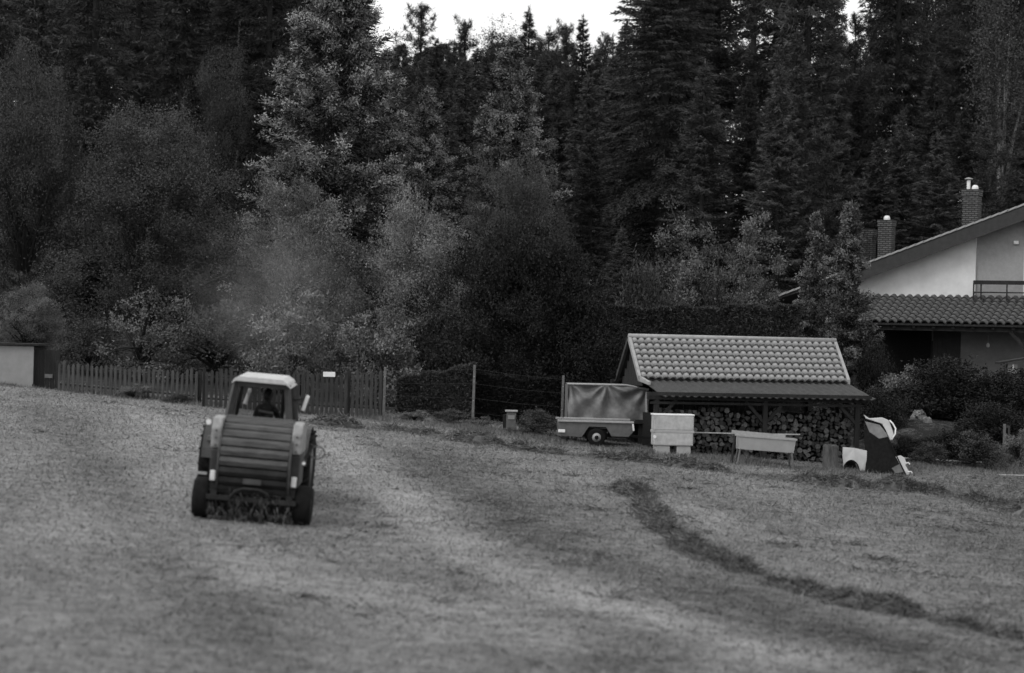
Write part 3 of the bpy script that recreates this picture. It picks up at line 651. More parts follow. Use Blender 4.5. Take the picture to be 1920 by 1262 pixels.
# white car fender
g = on_ground(1603, 884); fd = thing('car_fender', 'white front car fender with round wheel arch cut standing on grass', 'car fender', g, (-0.16, 0.0, 0.05)); k = g.y / FPX
def FX(u): return (u - 1603) * k
def FZ(v): return (884 - v) * k
arc = [(FX(1595) + 14 * k * math.cos(q) * 1.05, FZ(884) + 20 * k * math.sin(q)) for q in [math.pi * j / 10 for j in range(11)]]
out = [(FX(1580), FZ(839)), (FX(1600), FZ(840)), (FX(1625), FZ(845)), (FX(1624), FZ(862)), (FX(1621), FZ(882)), (FX(1613), FZ(882))] + [p for p in arc if p[0] < FX(1612)] + [(FX(1580), FZ(868)), (FX(1578.5), FZ(855))]
mb = MB(); n = len(out); rows = 6; vs = []
cxm = sum(p[0] for p in out) / n
for d_, sc in ((0.0, 1.0), (0.05, 1.0)):
    vs += [(p[0], -0.04 + d_ - 0.06 * (1 - ((p[1] - 0.4) / 0.4) ** 2), p[1]) for p in out]
mb.add(vs, [tuple(range(n)), tuple(range(2 * n - 1, n - 1, -1))] + [(i, (i + 1) % n, n + (i + 1) % n, n + i) for i in range(n)]); mb.build('panel', M['hood'], fd)
MB().tube([(p[0], -0.10, p[1]) for p in arc], 0.018, 6).build('arch_lip', M['black'], fd)
MB().lathe([(0.16, 0), (0.2, 0.03), (0.2, 0.14), (0.16, 0.16)], (FX(1595), 0.1, FZ(876)), (0, 1, 0), 18).build('arch_liner', M['black'], fd)

# leaning tailgate
g = on_ground(1662, 889); tg = thing('car_tailgate', 'dark car tailgate with white painted ends leaning against the shed post', 'car tailgate', g); k = g.y / FPX
def QX(u): return (u - 1662) * k
def QZ(v): return (889 - v) * k
def quad(pts, y0, y1, y2=None): return [(QX(u), (y0 + (y1 - y0) * QZ(v) / QZ(785)), QZ(v)) for u, v in pts]
th = (0, 0.09, 0)
mb = MB(); mb.prism(quad([(1622, 800), (1667, 820), (1697, 889), (1624, 887)], 0, 0.5), (0, 0, 0), th); mb.build('glass_panel', M['black'], tg, bevel=0.02)
mb = MB(); mb.prism(quad([(1624, 792), (1652, 798), (1664, 813), (1667, 820), (1650, 824), (1632, 812)], -0.02, 0.48), (0, 0, 0), (0, 0.06, 0)); mb.build('grey_reflection', M['tarp'], tg, bevel=0.015)  # reflection in the dark panel, put in as a grey plate
mb = MB(); mb.prism(quad([(1621, 779), (1632, 786), (1657, 784), (1669, 789), (1675, 806), (1678, 816), (1671, 827), (1663, 808), (1656, 796), (1640, 791), (1626, 787)], -0.05, 0.46), (0, 0, 0), (0, 0.06, 0)); mb.build('white_top_frame', M['hood'], tg, bevel=0.02)
pts = quad([(1670, 789), (1676, 795), (1681, 804), (1680, 814), (1673, 825)], -0.06, 0.44); MB().tube(pts, 0.02, 8).build('handle_loop', M['white'], tg, True)
mb = MB(); mb.prism(quad([(1680, 856), (1690, 854), (1697, 858), (1700, 868), (1698, 872), (1706, 886), (1702, 890), (1697, 889)], -0.03, 0.47), (0, 0, 0), (0, 0.12, 0)); mb.build('white_lower_frame', M['hood'], tg, bevel=0.015)
for u, v in ((1698, 868), (1702, 884)):
    MB().tube(quad([(u, v), (u + 6, v - 1), (u + 8, v + 2)], -0.04, 0.46), 0.016, 6).build('hinge_hook', M['white'], tg)
MB().tube(quad([(1668, 826), (1685, 862), (1698, 889)], -0.03, 0.48), 0.02, 6).build('rubber_seal', M['black'], tg)
mb = MB(); mb.prism(quad([(1672, 878), (1690, 868), (1696, 884), (1680, 887)], -0.015, 0.49), (0, 0, 0), (0, 0.02, 0)); mb.build('lower_reflection', M['trailer'], tg)  # lower right reflection, also a thin grey plate

# white pole on the ground, posts at the right
a_ = on_ground(1686, 866); b_ = on_ground(1840, 871)
o = MB().tube([Vector((0, 0, 0.12)), (b_ - a_) * 0.5 + Vector((0, 0, 0.09)), b_ - a_ + Vector((0, 0, 0.06))], 0.028, 8).build('pole', M['white']); o.location = a_
props(o, 'long white pole lying on the grass beside the tailgate', 'pole')
a_ = on_ground(1900, 893); o = MB().tube([Vector((-0.5, 0, 0.03)), Vector((1.3, 0.1, 0.02))], 0.02, 8).build('pole', M['rail']); o.location = a_
props(o, 'short grey pole half hidden in the grass by the garden fence', 'pole')

# ================================================================== FENCES, POSTS, HUT
def picket_fence(name, label, ub, vb, ue, ve, vtop_b, vtop_e, n, material, gate=False):
    A, B = on_ground(ub, vb), on_ground(ue, ve); d = B - A; d.z = 0; L_ = d.length
    root = thing(name, label, 'gate' if gate else 'fence', A, (0, 0, math.atan2(d.y, d.x)))
    k = A.y / FPX; h0 = (vb - vtop_b) * k; h1 = (ve - vtop_e) * B.y / FPX
    gz = lambda s: G(A.x + d.x * s, A.y + d.y * s) - A.z
    rr = random.Random(name)
    for i in range(n):
        s = (i + 0.5) / n; h = (h0 + (h1 - h0) * s) * rr.uniform(0.9, 1.05); w_ = L_ / n * (0.55 if not gate else 0.66) * rr.uniform(0.85, 1.15); g0 = gz(s)
        mb = MB(); x_ = s * L_
        mb.prism([(x_ - w_ / 2, -0.02, g0 + 0.03), (x_ + w_ / 2, -0.02, g0 + 0.03), (x_ + w_ / 2, -0.02, g0 + h - 0.05), (x_, -0.02, g0 + h), (x_ - w_ / 2, -0.02, g0 + h - 0.05)], (0, 0, 0), (0, 0.022, 0))
        o = mb.build('picket', material, root); o.rotation_euler = (0, rr.uniform(-0.012, 0.012), 0)
    for f in (0.22, 0.78):
        MB().beam((0, 0.03, gz(0) + h0 * f), (L_, 0.03, gz(1) + h1 * f), 0.05, 0.07).build('rail', M['wood_dark'], root)
    for s in np.linspace(0, 1, max(2, int(L_ / 2.2))):
        h = h0 + (h1 - h0) * s; MB().box((s * L_, 0.09, gz(s) + h / 2 - 0.1), (0.09, 0.09, h + 0.2)).build('post', M['wood_dark'], root)
    return root, A, d, L_
picket_fence('picket_fence', 'low weathered picket fence beside the pale hut below the shrubs', 106, 732, 372, 757, 676, 694, 30, M['picket'])
gt, gA, gd, gL = picket_fence('plank_gate', 'wide plank gate carrying a small white plate', 382, 763, 652, 783, 690, 697, 30, M['gatewood'], True)
picket_fence('picket_fence', 'short tall picket panel between the plank gate and concrete post', 655, 783, 716, 785, 695, 696, 7, M['picket'])
p = hit(617, 702, Vector((gA.x, gA.y, gA.z)), Vector((-gd.y, gd.x, 0)).normalized())
o = MB().box((0, -0.04, 0), (0.36, 0.02, 0.15)).build('sign_plate', M['white'], None, bevel=0.008); o.location = p; o.rotation_euler = (0, -0.0, math.atan2(gd.y, gd.x))
props(o, 'small blank white plate hung on the plank gate', 'sign')
PO = []
for (u, vb, vt, lab) in ((719, 792, 688, 'thin concrete fence post at the end of the picket panel'), (886, 802, 684, 'thin concrete fence post before the clipped sloping hedge'), (1053, 800, 704, 'thin concrete fence post beside the tarped load')):
    q = P(u, vb, 73.8); q.z = G(q.x, q.y); h = P(u, vt, 73.8).z - q.z
    po = thing('fence_post', lab, 'post', q, (0, 0.012, 0), group='concrete posts of the wire fence')
    MB().box((0, 0, h / 2 - 0.1), (0.085, 0.085, h + 0.2), taper=0.85).build('shaft', M['concrete'], po, bevel=0.008)
    MB().box((0, -0.05, h * 0.8), (0.03, 0.02, 0.03)).build('wire_clip', M['rail'], po); MB().box((0, -0.05, h * 0.4), (0.03, 0.02, 0.03)).build('wire_clip', M['rail'], po)
    PO.append((q, h))
for (qa, ha), (qb, hb) in zip(PO[:-1], PO[1:]):
    wf = thing('wire_fence', 'slack fence wires strung %s' % ('from picket panel to the middle concrete post' if qa is PO[0][0] else 'from the middle concrete post to the tarped load'), 'fence', qa)
    for f in np.linspace(0.2, 0.93, 4):
        a2 = Vector((0, -0.06, ha * f)); b2 = qb - qa + Vector((0, -0.06, hb * f)); MB().tube([a2, (a2 + b2) / 2 + Vector((0, 0, -0.03)), b2], 0.003, 4).build('wire', M['wire'], wf)
for (u, vb, vt, lab) in ((1882, 868, 795, 'grey garden fence post among the shrubs below the house'),):
    q = P(u, vb, 76); q.z = G(q.x, q.y); h = P(u, vt, 76).z - q.z
    po = thing('garden_post', lab, 'post', q); MB().box((0, 0, h / 2 - 0.1), (0.09, 0.09, h + 0.2), taper=0.9).build('shaft', M['concrete'], po, bevel=0.008)
    MB().box((0.14, 0, h / 2 - 0.1), (0.06, 0.06, h + 0.1)).build('strut', M['picket'], po); MB().box((0.07, -0.01, h * 0.9), (0.2, 0.03, 0.06)).build('cross_piece', M['picket'], po)
# pale hut at the left
g = P(62, 722, 73.2); g.z = G(g.x, g.y); k = 73.2 / FPX; hz = P(62, 648, 73.2).z - g.z
ht = thing('hut', 'low pale panelled hut at the end of the picket fence', 'hut', g, (0, 0, -0.02))
MB().box((-1.2, 0.0, hz * 0.53), (2.4, 0.03, hz * 0.9)).build('front_panel', M['hut'], ht, bevel=0.01)
MB().box((-0.31, -0.002, 0.07), (0.56, 0.034, 0.22)).build('lower_panel', M['hut'], ht)
MB().box((-1.2, 0.75, hz * 0.5), (2.38, 1.44, hz * 0.96)).build('body', M['wood_dark'], ht)
MB().box((-1.15, 0.72, hz + 0.03), (2.6, 1.7, 0.06)).build('roof', M['wood_dark'], ht)
for i in range(5): MB().box((0.06 + i * 0.155, 0.25, hz * 0.43), (0.14, 0.03, hz * 0.95)).build('side_board', M['wood_dark'], ht)
MB().box((0.42, 0.215, 0.36), (0.24, 0.03, 0.12)).build('latch_plate', M['concrete'], ht)
# box with lid (beehive-like) by the bush
g = P(958, 812, 72.6); g.z = G(g.x, g.y); h = P(958, 772, 72.6).z - g.z
bh = thing('beehive', 'small grey hive box with pale lid beside the rounded bush', 'hive box', g)
MB().box((0, 0, h / 2), (0.3, 0.36, h), taper=0.95).build('box', M['trailer'], bh, bevel=0.01); MB().box((0, 0, h + 0.025), (0.38, 0.42, 0.05)).build('lid', M['rail'], bh, bevel=0.01)
MB().box((0, -0.18, h * 0.72), (0.2, 0.03, 0.12)).build('front_plate', M['hut'], bh)
MB().box((-0.19, 0.06, h * 0.42), (0.12, 0.3, h * 0.85)).build('side_store', M['wood_dark'], bh)

# ================================================================== HOUSE
TH2 = math.radians(-25); hx = Vector((math.cos(TH2), math.sin(TH2), 0)); hy = Vector((-math.sin(TH2), math.cos(TH2), 0))
C0 = P(1828, 556, 98); hg = G(C0.x, C0.y) - 0.3
house = thing('house', 'pale plastered house with overhanging gable, tiled veranda roof and balcony', 'house', (C0.x, C0.y, hg), (0, 0, TH2))
ho = Vector((C0.x, C0.y, hg))
def HL(u, v, yl):
    q = hit(u, v, ho + hy * yl, hy) - ho; return Vector((q.dot(hx), yl, q.z))
vtop = HL(1828, 556, 0).z
# upper gable wall: left piece
wl0 = HL(1596, 556, 0).x; rl = lambda u, v: HL(u, v, 0)
pa, pb = rl(1625, 527), rl(1828, 452); slope = (pb.z - pa.z) / (pb.x - pa.x)
wt = lambda x_: pa.z + slope * (x_ - pa.x) + 0.12
mb = MB(); mb.prism([(wl0, 0, 0), (0, 0, 0), (0, 0, wt(0)), (wl0, 0, max(wt(wl0), 0.5))], (0, 0, 0), (0, 0.3, 0)); mb.build('gable_wall', M['plaster'], house)
RX = 9.0
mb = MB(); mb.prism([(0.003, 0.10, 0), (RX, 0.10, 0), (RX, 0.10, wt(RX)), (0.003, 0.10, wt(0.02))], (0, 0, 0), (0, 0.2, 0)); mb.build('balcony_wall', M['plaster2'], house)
xr = HL(1919, 500, 0).x
MB().box((xr + 0.8, 0.07, wt(xr) / 2), (1.6, 0.05, wt(xr))).build('gable_wall', M['plaster'], house)
MB().box((RX / 2, -0.2, vtop - 0.42), (RX, 0.56, 0.25)).build('balcony_floor', M['plaster2'], house)
# ground floor: wall and doorway, veranda shade put into wall, black panel and boards
gw = 0.0
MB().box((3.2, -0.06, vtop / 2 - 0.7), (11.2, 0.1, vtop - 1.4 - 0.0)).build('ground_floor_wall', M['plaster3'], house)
d0, d1 = HL(1655, 650, -0.15), HL(1746, 650, -0.15)
MB().box((d1.x - 2.6, -0.13, (vtop - 0.95) / 2), (5.2, 0.06, vtop - 0.95)).build('doorway_and_shade', M['black'], house)
MB().box((d1.x + 0.03, -0.17, 1.1), (0.07, 0.06, 2.45)).build('door_frame', M['wood_dark'], house)
for k_ in range(6): MB().box((d1.x + 0.17 + k_ * 0.19, -0.135, (vtop - 0.97) / 2), (0.18, 0.04, vtop - 0.97)).build('shade_board', M['roofdark'], house)
# main roof slab with verge, soffit and tiles
y0 = -0.75
v0, v1 = HL(1430, 566, y0), HL(1915, 386, y0); s2 = (v1.z - v0.z) / (v1.x - v0.x); vz = lambda x_: v0.z + s2 * (x_ - v0.x)
xR = 11.0; xL = v0.x; xB = HL(1585, 505, y0).x
mb = MB(); mb.prism([(xL, y0 + 0.04, vz(xL) - 0.03), (xR, y0 + 0.04, vz(xR) - 0.03), (xR, y0 + 0.04, vz(xR) - 0.24), (xB, y0 + 0.04, vz(xB) - 0.24), (xL, y0 + 0.04, vz(xL) - 0.08)], (0, 0, 0), (0, 8.7, 0)); rf = mb.build('roof', M['roofdark'], house)
mb = MB(); mb.prism([(xB, y0, vz(xB) - 0.02), (xR, y0, vz(xR) - 0.02), (xR, y0, vz(xR) - 0.62), (xB, y0, vz(xB) - 0.62)], (0, 0, 0), (0, 0.037, 0)); mb.build('barge_board', M['roofdark'], rf)
ln = math.hypot(xR - xL, vz(xR) - vz(xL)); nt_ = int(ln / 0.36); ang = math.atan2(s2, 1)
vm = MB().box((0, 0, 0), (0.40, 0.16, 0.07)).mesh('verge_tile', M['verge'])
for i in range(nt_):
    o = link('verge_tile', vm, rf); q = (i + 0.5) / nt_; x_ = xL + (xR - xL) * q; o.location = (x_, y0 + 0.04, vz(x_) + 0.015); o.rotation_euler = (0, -ang - 0.05, 0)
mb = MB(); nn = 26; vs = []                               # tile courses of the main slope
for i in range(nn + 1):
    x_ = xL + (xR - xL) * i / nn
    for q in (0, 1):
        for yy in (y0 + 0.15, y0 + 8.7): vs.append((x_, yy, vz(x_) + (0.05 if q else 0.0)))
fs = []
for i in range(nn): fs += [(4 * i + 2, 4 * i + 3, 4 * i + 5, 4 * i + 4)]
for i in range(1, nn + 1): fs += [(4 * i, 4 * i + 1, 4 * i + 3, 4 * i + 2)]
mb.add(vs, fs); mb.build('tile_courses', M['htile'], rf)
# chimneys
def chimney(uc, vtop_, vb, wpx, yl, caps):
    c_ = HL(uc, vtop_, yl); k = (ho + hy * yl).y / FPX; wd = wpx * k * 0.78; zt = c_.z; zb = vz(c_.x) - 0.2
    ch = link('chimney', MB().box((0, 0, (zb - zt) / 2 - 0.12), (wd, wd, zt - zb - 0.25)).mesh('chimney', M['brick']), rf); ch.location = (c_.x, yl, zt); 
    MB().box((0, 0, -0.02), (wd * 1.12, wd * 1.12, 0.1)).build('crown', M['brick'], ch); MB().box((0, 0, -0.155), (wd * 1.09, wd * 1.09, 0.15)).build('corbel', M['brick'], ch)
    MB().box((0, 0, -0.55), (wd * 1.05, wd * 1.05, 0.06)).build('corbel', M['brick'], ch)
    for cp in caps:
        if cp == 'cap': MB().lathe([(0.14, 0.03), (0.14, 0.12), (0.1, 0.2), (0.05, 0.22)], (0.12 if len(caps) > 1 else 0, 0, 0), (0, 0, 1), 14).build('flue_cap', M['white'], ch)
        else:
            MB().tube([(-0.16, 0, 0.03), (-0.16, 0, 0.42)], 0.075, 12).build('flue_pipe', M['white'], ch); MB().lathe([(0.17, 0.46), (0.17, 0.49), (0.05, 0.53)], (-0.16, 0, 0), (0, 0, 1), 14).build('flue_hood', M['rail'], ch)
            MB().tube([(-0.16, 0, 0.4), (-0.16, 0, 0.48)], 0.02, 6).build('flue_stem', M['rail'], ch)
chimney(1629, 431, 480, 30, 4.5, []); chimney(1663, 414, 470, 34, 3.0, ['cap']); chimney(1823, 357, 415, 38, 2.2, ['pipe', 'cap'])
# veranda roof of single tiles
VR = 2.6; et = HL(1740, 605, -VR).z; vdrop = vtop - et; vp = math.atan2(vdrop, VR); vlen = math.hypot(VR, vdrop)
vL = HL(1590, 600, -VR).x; vRr = 6.2; TW = 0.335; ncol = int((vRr - vL) / TW); nrow = 8
vo = MB().prism([(vL, 0, vtop - 0.06), (vL, -VR, et - 0.06), (vL, -VR, et - 0.12), (vL, 0, vtop - 0.12)], (0, 0, 0), (vRr - vL, 0, 0)).build('veranda_roof', M['wood_dark'], house)
htm = tile_mesh('roof_tile', TW, vlen / nrow * 1.05, 0.12, M['htile'], 9)
rnd = random.Random(8)
for r in range(nrow):
    for c in range(ncol):
        o = link('roof_tile', htm, vo); s_ = r / nrow
        o.location = (vL + (c + 0.5) * TW, -VR * (1 - s_), et + vdrop * s_ - 0.05 + rnd.uniform(-0.005, 0.005)); o.rotation_euler = (vp, 0, 0)
MB().box(((vL + vRr) / 2, -VR + 0.25, et - 0.2), (vRr - vL - 0.1, 0.16, 0.24)).build('veranda_beam', M['wood_dark'], house)
xp = HL(1935, 640, -VR + 0.25).x
for x_ in (xp, vL + 0.3):
    MB().box((x_, -VR + 0.25, et / 2 - 0.3), (0.16, 0.158, et + 0.3)).build('veranda_post', M['wood_dark'], house)
b1 = HL(1891, 620, -VR + 0.25); MB().beam((xp, -VR + 0.25, b1.z - 0.95), (b1.x, -VR + 0.25, b1.z + 0.04), 0.13, 0.13).build('brace', M['wood_dark'], house)
for x_ in np.arange(vL + 0.3, vRr, 0.8): MB().beam((x_, -0.1, vtop - 0.22), (x_, -VR + 0.05, et - 0.2), 0.08, 0.12).build('rafter', M['wood_dark'], house)
# balcony railing
rb0 = HL(1862, 527, -0.55); rl_ = link('balcony_railing', MB().box((xr / 2 + 0.4, -0.55, rb0.z - 0.06), (xr + 0.6 - rb0.x + 0.9, 0.09, 0.16)).mesh('balcony_railing', M['dark_metal']), house)
for dz in (0.46, 0.82): MB().box((xr / 2 + 0.4, -0.55, rb0.z - dz), (xr + 0.6 - rb0.x + 0.9, 0.05, 0.05)).build('rail_bar', M['dark_metal'], rl_)
xa0 = xr / 2 + 0.4 - (xr + 1.5 - rb0.x) / 2
for x_ in (xa0, xa0 + 0.3, xa0 + 1.35, xa0 + 2.4): MB().box((x_, -0.55, rb0.z - 0.55), (0.05, 0.052, 1.1)).build('baluster', M['dark_metal'], rl_)
for dz in (0.06, 0.46, 0.82): MB().beam((xa0, -0.55, rb0.z - dz), (-0.03, -0.03, rb0.z - dz), 0.05, 0.05).build('return_bar', M['dark_metal'], rl_)
q = HL(1906, 455, 0.06); MB().box((q.x, 0.03, q.z), (0.2, 0.16, 0.14)).build('wall_lamp', M['white'], house, bevel=0.03)
q = HL(1856, 643, -0.3); MB().tube([(q.x, -0.6, q.z + 0.32), (q.x, -0.6, q.z)], 0.012, 6).build('lamp_cord', M['rail'], house); MB().lathe([(0.02, 0.0), (0.06, -0.05), (0.07, -0.14), (0.04, -0.18)], (q.x, -0.6, q.z), (0, 0, 1), 12).build('lamp_bulb', M['white'], house, True)

# bird house on a pole in the garden
q = P(1896, 720, 84); q.z = G(q.x, q.y); zt = P(1896, 686, 84).z - q.z
bhh = thing('bird_house', 'small pale bird house with a dark pitched roof above the garden shrubs', 'bird house', q)
MB().tube([(0, 0, -0.1), (0, 0, zt - 0.2)], 0.05).build('pole', M['wood_dark'], bhh); MB().box((0, 0, zt - 0.1), (0.34, 0.3, 0.32)).build('box', M['hut'], bhh); MB().box((0.02, -0.16, zt - 0.1), (0.05, 0.03, 0.3)).build('front_strip', M['white'], bhh)
MB().prism([(-0.5, -0.4, zt + 0.06), (0.75, -0.4, zt + 0.30), (0.75, -0.4, zt + 0.36), (-0.5, -0.4, zt + 0.12)], (0, 0, 0), (0, 0.8, 0)).build('roof', M['wood_dark'], bhh)

# ================================================================== VEGETATION
def trunk_mesh(name, H_, r0, rng_, limbs=(), material=None, n=7, lean=0.02):
    mb = MB(); k = 8; pts = []; x_ = y_ = 0.0
    for i in range(k + 1):
        pts.append((x_, y_, H_ * i / k)); x_ += rng_.normal(0, lean * H_ / k); y_ += rng_.normal(0, lean * H_ / k)
    mb.tube(pts, [r0 * (1.25 if i == 0 else 1) * (1 - 0.9 * i / k) + 0.008 for i in range(k + 1)], n)
    for a_, b_, r_ in limbs:
        a_, b_ = Vector(a_), Vector(b_); m_ = (a_ + b_) / 2 + Vector((0, 0, 0.08 * (b_ - a_).length)); mb.tube([a_, m_, b_], [r_, r_ * 0.7, r_ * 0.25], 5)
    return mb.mesh(name, material or M['bark'], True)
def spruce_meshes(name, H_, R_, seed, material, style='fine', base=0.05, droop=0.35, density=1.0, sparse=0.0, power=0.85, tw=1.0, lift=0.0):
    rg = np.random.default_rng(seed); PP = []; DD = []; LL = []; WW = []; SS = []; limbs = []
    h = base * H_
    while h < H_ * 0.985:
        f = h / H_; r = R_ * (1 - f) ** power * rg.uniform(0.85, 1.12) + 0.12
        nb = int(rg.integers(5, 9)) if f < 0.8 else int(rg.integers(4, 7))
        for _ in range(nb):
            if rg.random() < sparse: continue
            az = rg.uniform(0, 2 * np.pi); l = r * rg.uniform(0.6, 1.15); er = np.array([np.cos(az), np.sin(az), 0]); et_ = np.array([-er[1], er[0], 0])
            up = 0.55 * f + 0.02 - droop * (1 - f) * 0.4 + lift; hh = h + rg.uniform(-0.2, 0.2)
            def pos(s): return er * l * s[:, None] + np.array([0, 0, 1.0]) * (hh + l * (up * s - droop * s ** 2 * (1 - 0.7 * f) + 0.22 * np.clip(s - 0.7, 0, 1) ** 1.2))[:, None]
            e_ = pos(np.array([0.0, 0.5, 0.9])); limbs.append((e_[0], e_[1], 0.03 * (1 - f) + 0.008)); limbs.append((e_[1], e_[2], 0.02 * (1 - f) + 0.006))
            if style == 'fine':
                n = int(l * 60 * density) + 8; s = rg.uniform(0.12, 1.0, n) ** 0.8; p = pos(s); sd = rg.choice([-1, 1], n)
                wsp = l * 0.34 * (1.05 - s) * rg.random(n); p = p + et_ * (sd * wsp)[:, None]; p[:, 2] -= wsp * 0.25 * droop + rg.uniform(0, 0.06, n)
                d = er * rg.uniform(0.3, 1, n)[:, None] + et_ * (sd * rg.uniform(0.2, 1, n))[:, None]; d[:, 2] += rg.normal(-0.35 * droop * 1.6, 0.35, n)
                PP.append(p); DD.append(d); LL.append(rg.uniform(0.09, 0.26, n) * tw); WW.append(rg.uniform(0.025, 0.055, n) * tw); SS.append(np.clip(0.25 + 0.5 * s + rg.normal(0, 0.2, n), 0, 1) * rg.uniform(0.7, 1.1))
            else:                                         # clumped tufts
                n = int(l * 12 * density) + 4; sq = rg.uniform(0.1, 0.95, n); p = pos(sq); sd = rg.choice([-1, 1], n); p = p + et_ * (sd * l * 0.3 * (1.05 - sq) * rg.random(n))[:, None]
                d = er + et_ * (sd * 0.8)[:, None]; d[:, 2] += rg.normal(-0.3, 0.3, n); PP.append(p); DD.append(d); LL.append(rg.uniform(0.15, 0.4, n) * tw); WW.append(rg.uniform(0.05, 0.1, n) * tw); SS.append(rg.uniform(0, 0.12, n))
                nc = int(l * 2.9 * density) + 2
                for c in range(nc):
                    s0 = (c + rg.uniform(0.3, 1)) / nc; sd = rg.choice([-1, 1]); cp = pos(np.array([s0]))[0] + et_ * sd * l * 0.25 * (1.1 - s0) * rg.random() + rg.normal(0, 0.03, 3)
                    n = int(64 * rg.uniform(0.7, 1.3)); d = rg.normal(0, 1, (n, 3)); d[:, 2] += 0.5; d += er * 0.5 + et_ * sd * 0.3
                    PP.append(cp + rg.normal(0, 1, (n, 3)) * np.array([0.085, 0.085, 0.075]) * tw); DD.append(d); LL.append(rg.uniform(0.06, 0.13, n) * tw ** 0.5); WW.append(rg.uniform(0.03, 0.055, n) * tw ** 0.5)
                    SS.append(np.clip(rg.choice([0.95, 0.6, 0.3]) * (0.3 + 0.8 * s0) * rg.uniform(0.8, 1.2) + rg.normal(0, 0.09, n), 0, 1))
        h += max(0.16, 0.36 * (1.2 - f)) / max(density, 0.6) ** 0.5 * (1.25 if style == 'tuft' else 1)
    n = 60; PP.append(np.stack([rg.normal(0, 0.04, n), rg.normal(0, 0.04, n), rg.uniform(H_ * 0.95, H_ * 1.01, n)], -1)); DD.append(np.stack([rg.normal(0, 0.5, n), rg.normal(0, 0.5, n), np.ones(n)], -1)); LL.append(rg.uniform(0.1, 0.3, n)); WW.append(np.full(n, 0.05)); SS.append(rg.random(n))
    cr = leaves(name + '_crown', np.concatenate(PP), np.concatenate(DD), np.concatenate(LL), np.concatenate(WW), np.concatenate(SS), material, rg)
    return cr, trunk_mesh(name + '_trunk', H_ * 0.98, 0.012 * H_ + 0.05, rg, limbs, lean=0.004)
def pine_meshes(name, H_, R_, seed, material, start=0.35, nbr=60, up=0.45, tuft=1.0):
    rg = np.random.default_rng(seed); PP = []; DD = []; LL = []; WW = []; SS = []; limbs = []
    for _ in range(nbr):
        f = start + (1 - start) * rg.random() ** 0.85; az = rg.uniform(0, 2 * np.pi); l = R_ * (1.05 - 0.85 * ((f - start) / (1 - start)) ** 2.2) * rg.uniform(0.35, 1.15) + 0.15
        er = np.array([np.cos(az), np.sin(az), 0]); a0 = np.array([0, 0, H_ * f * 0.97]); tip = a0 + er * l + np.array([0, 0, l * (up * f + rg.uniform(-0.15, 0.25))]); limbs.append((a0, tip, 0.035 * (1.1 - f) + 0.008))
        nc = int(l * 3.2) + 2
        for c in range(nc):
            s = (c + rg.uniform(0.4, 1.0)) / nc; cp = a0 + (tip - a0) * s + rg.normal(0, 0.16 * l * 0.4, 3); n = int(44 * tuft); d = rg.normal(0, 1, (n, 3)); d[:, 2] += 0.6
            PP.append(cp + rg.normal(0, 0.09, (n, 3))); DD.append(d + er * 0.4); LL.append(rg.uniform(0.10, 0.24, n)); WW.append(rg.uniform(0.025, 0.045, n)); SS.append(np.clip(rg.uniform(0.15, 0.8) + rg.normal(0, 0.15, n), 0, 1))
        n = 14; PP.append(tip + rg.normal(0, 0.03, (n, 3))); d = rg.normal(0, 0.35, (n, 3)); d[:, 2] += 1; DD.append(d); LL.append(rg.uniform(0.2, 0.4, n)); WW.append(np.full(n, 0.04)); SS.append(rg.random(n))
    n = 40; PP.append(np.stack([rg.normal(0, 0.05, n), rg.normal(0, 0.05, n), rg.uniform(H_ * 0.92, H_, n)], -1)); d = rg.normal(0, 0.6, (n, 3)); d[:, 2] += 1; DD.append(d); LL.append(rg.uniform(0.15, 0.35, n)); WW.append(np.full(n, 0.04)); SS.append(rg.random(n))
    cr = leaves(name + '_crown', np.concatenate(PP), np.concatenate(DD), np.concatenate(LL), np.concatenate(WW), np.concatenate(SS), material, rg)
    return cr, trunk_mesh(name + '_trunk', H_ * 0.99, 0.011 * H_ + 0.04, rg, limbs, lean=0.006)
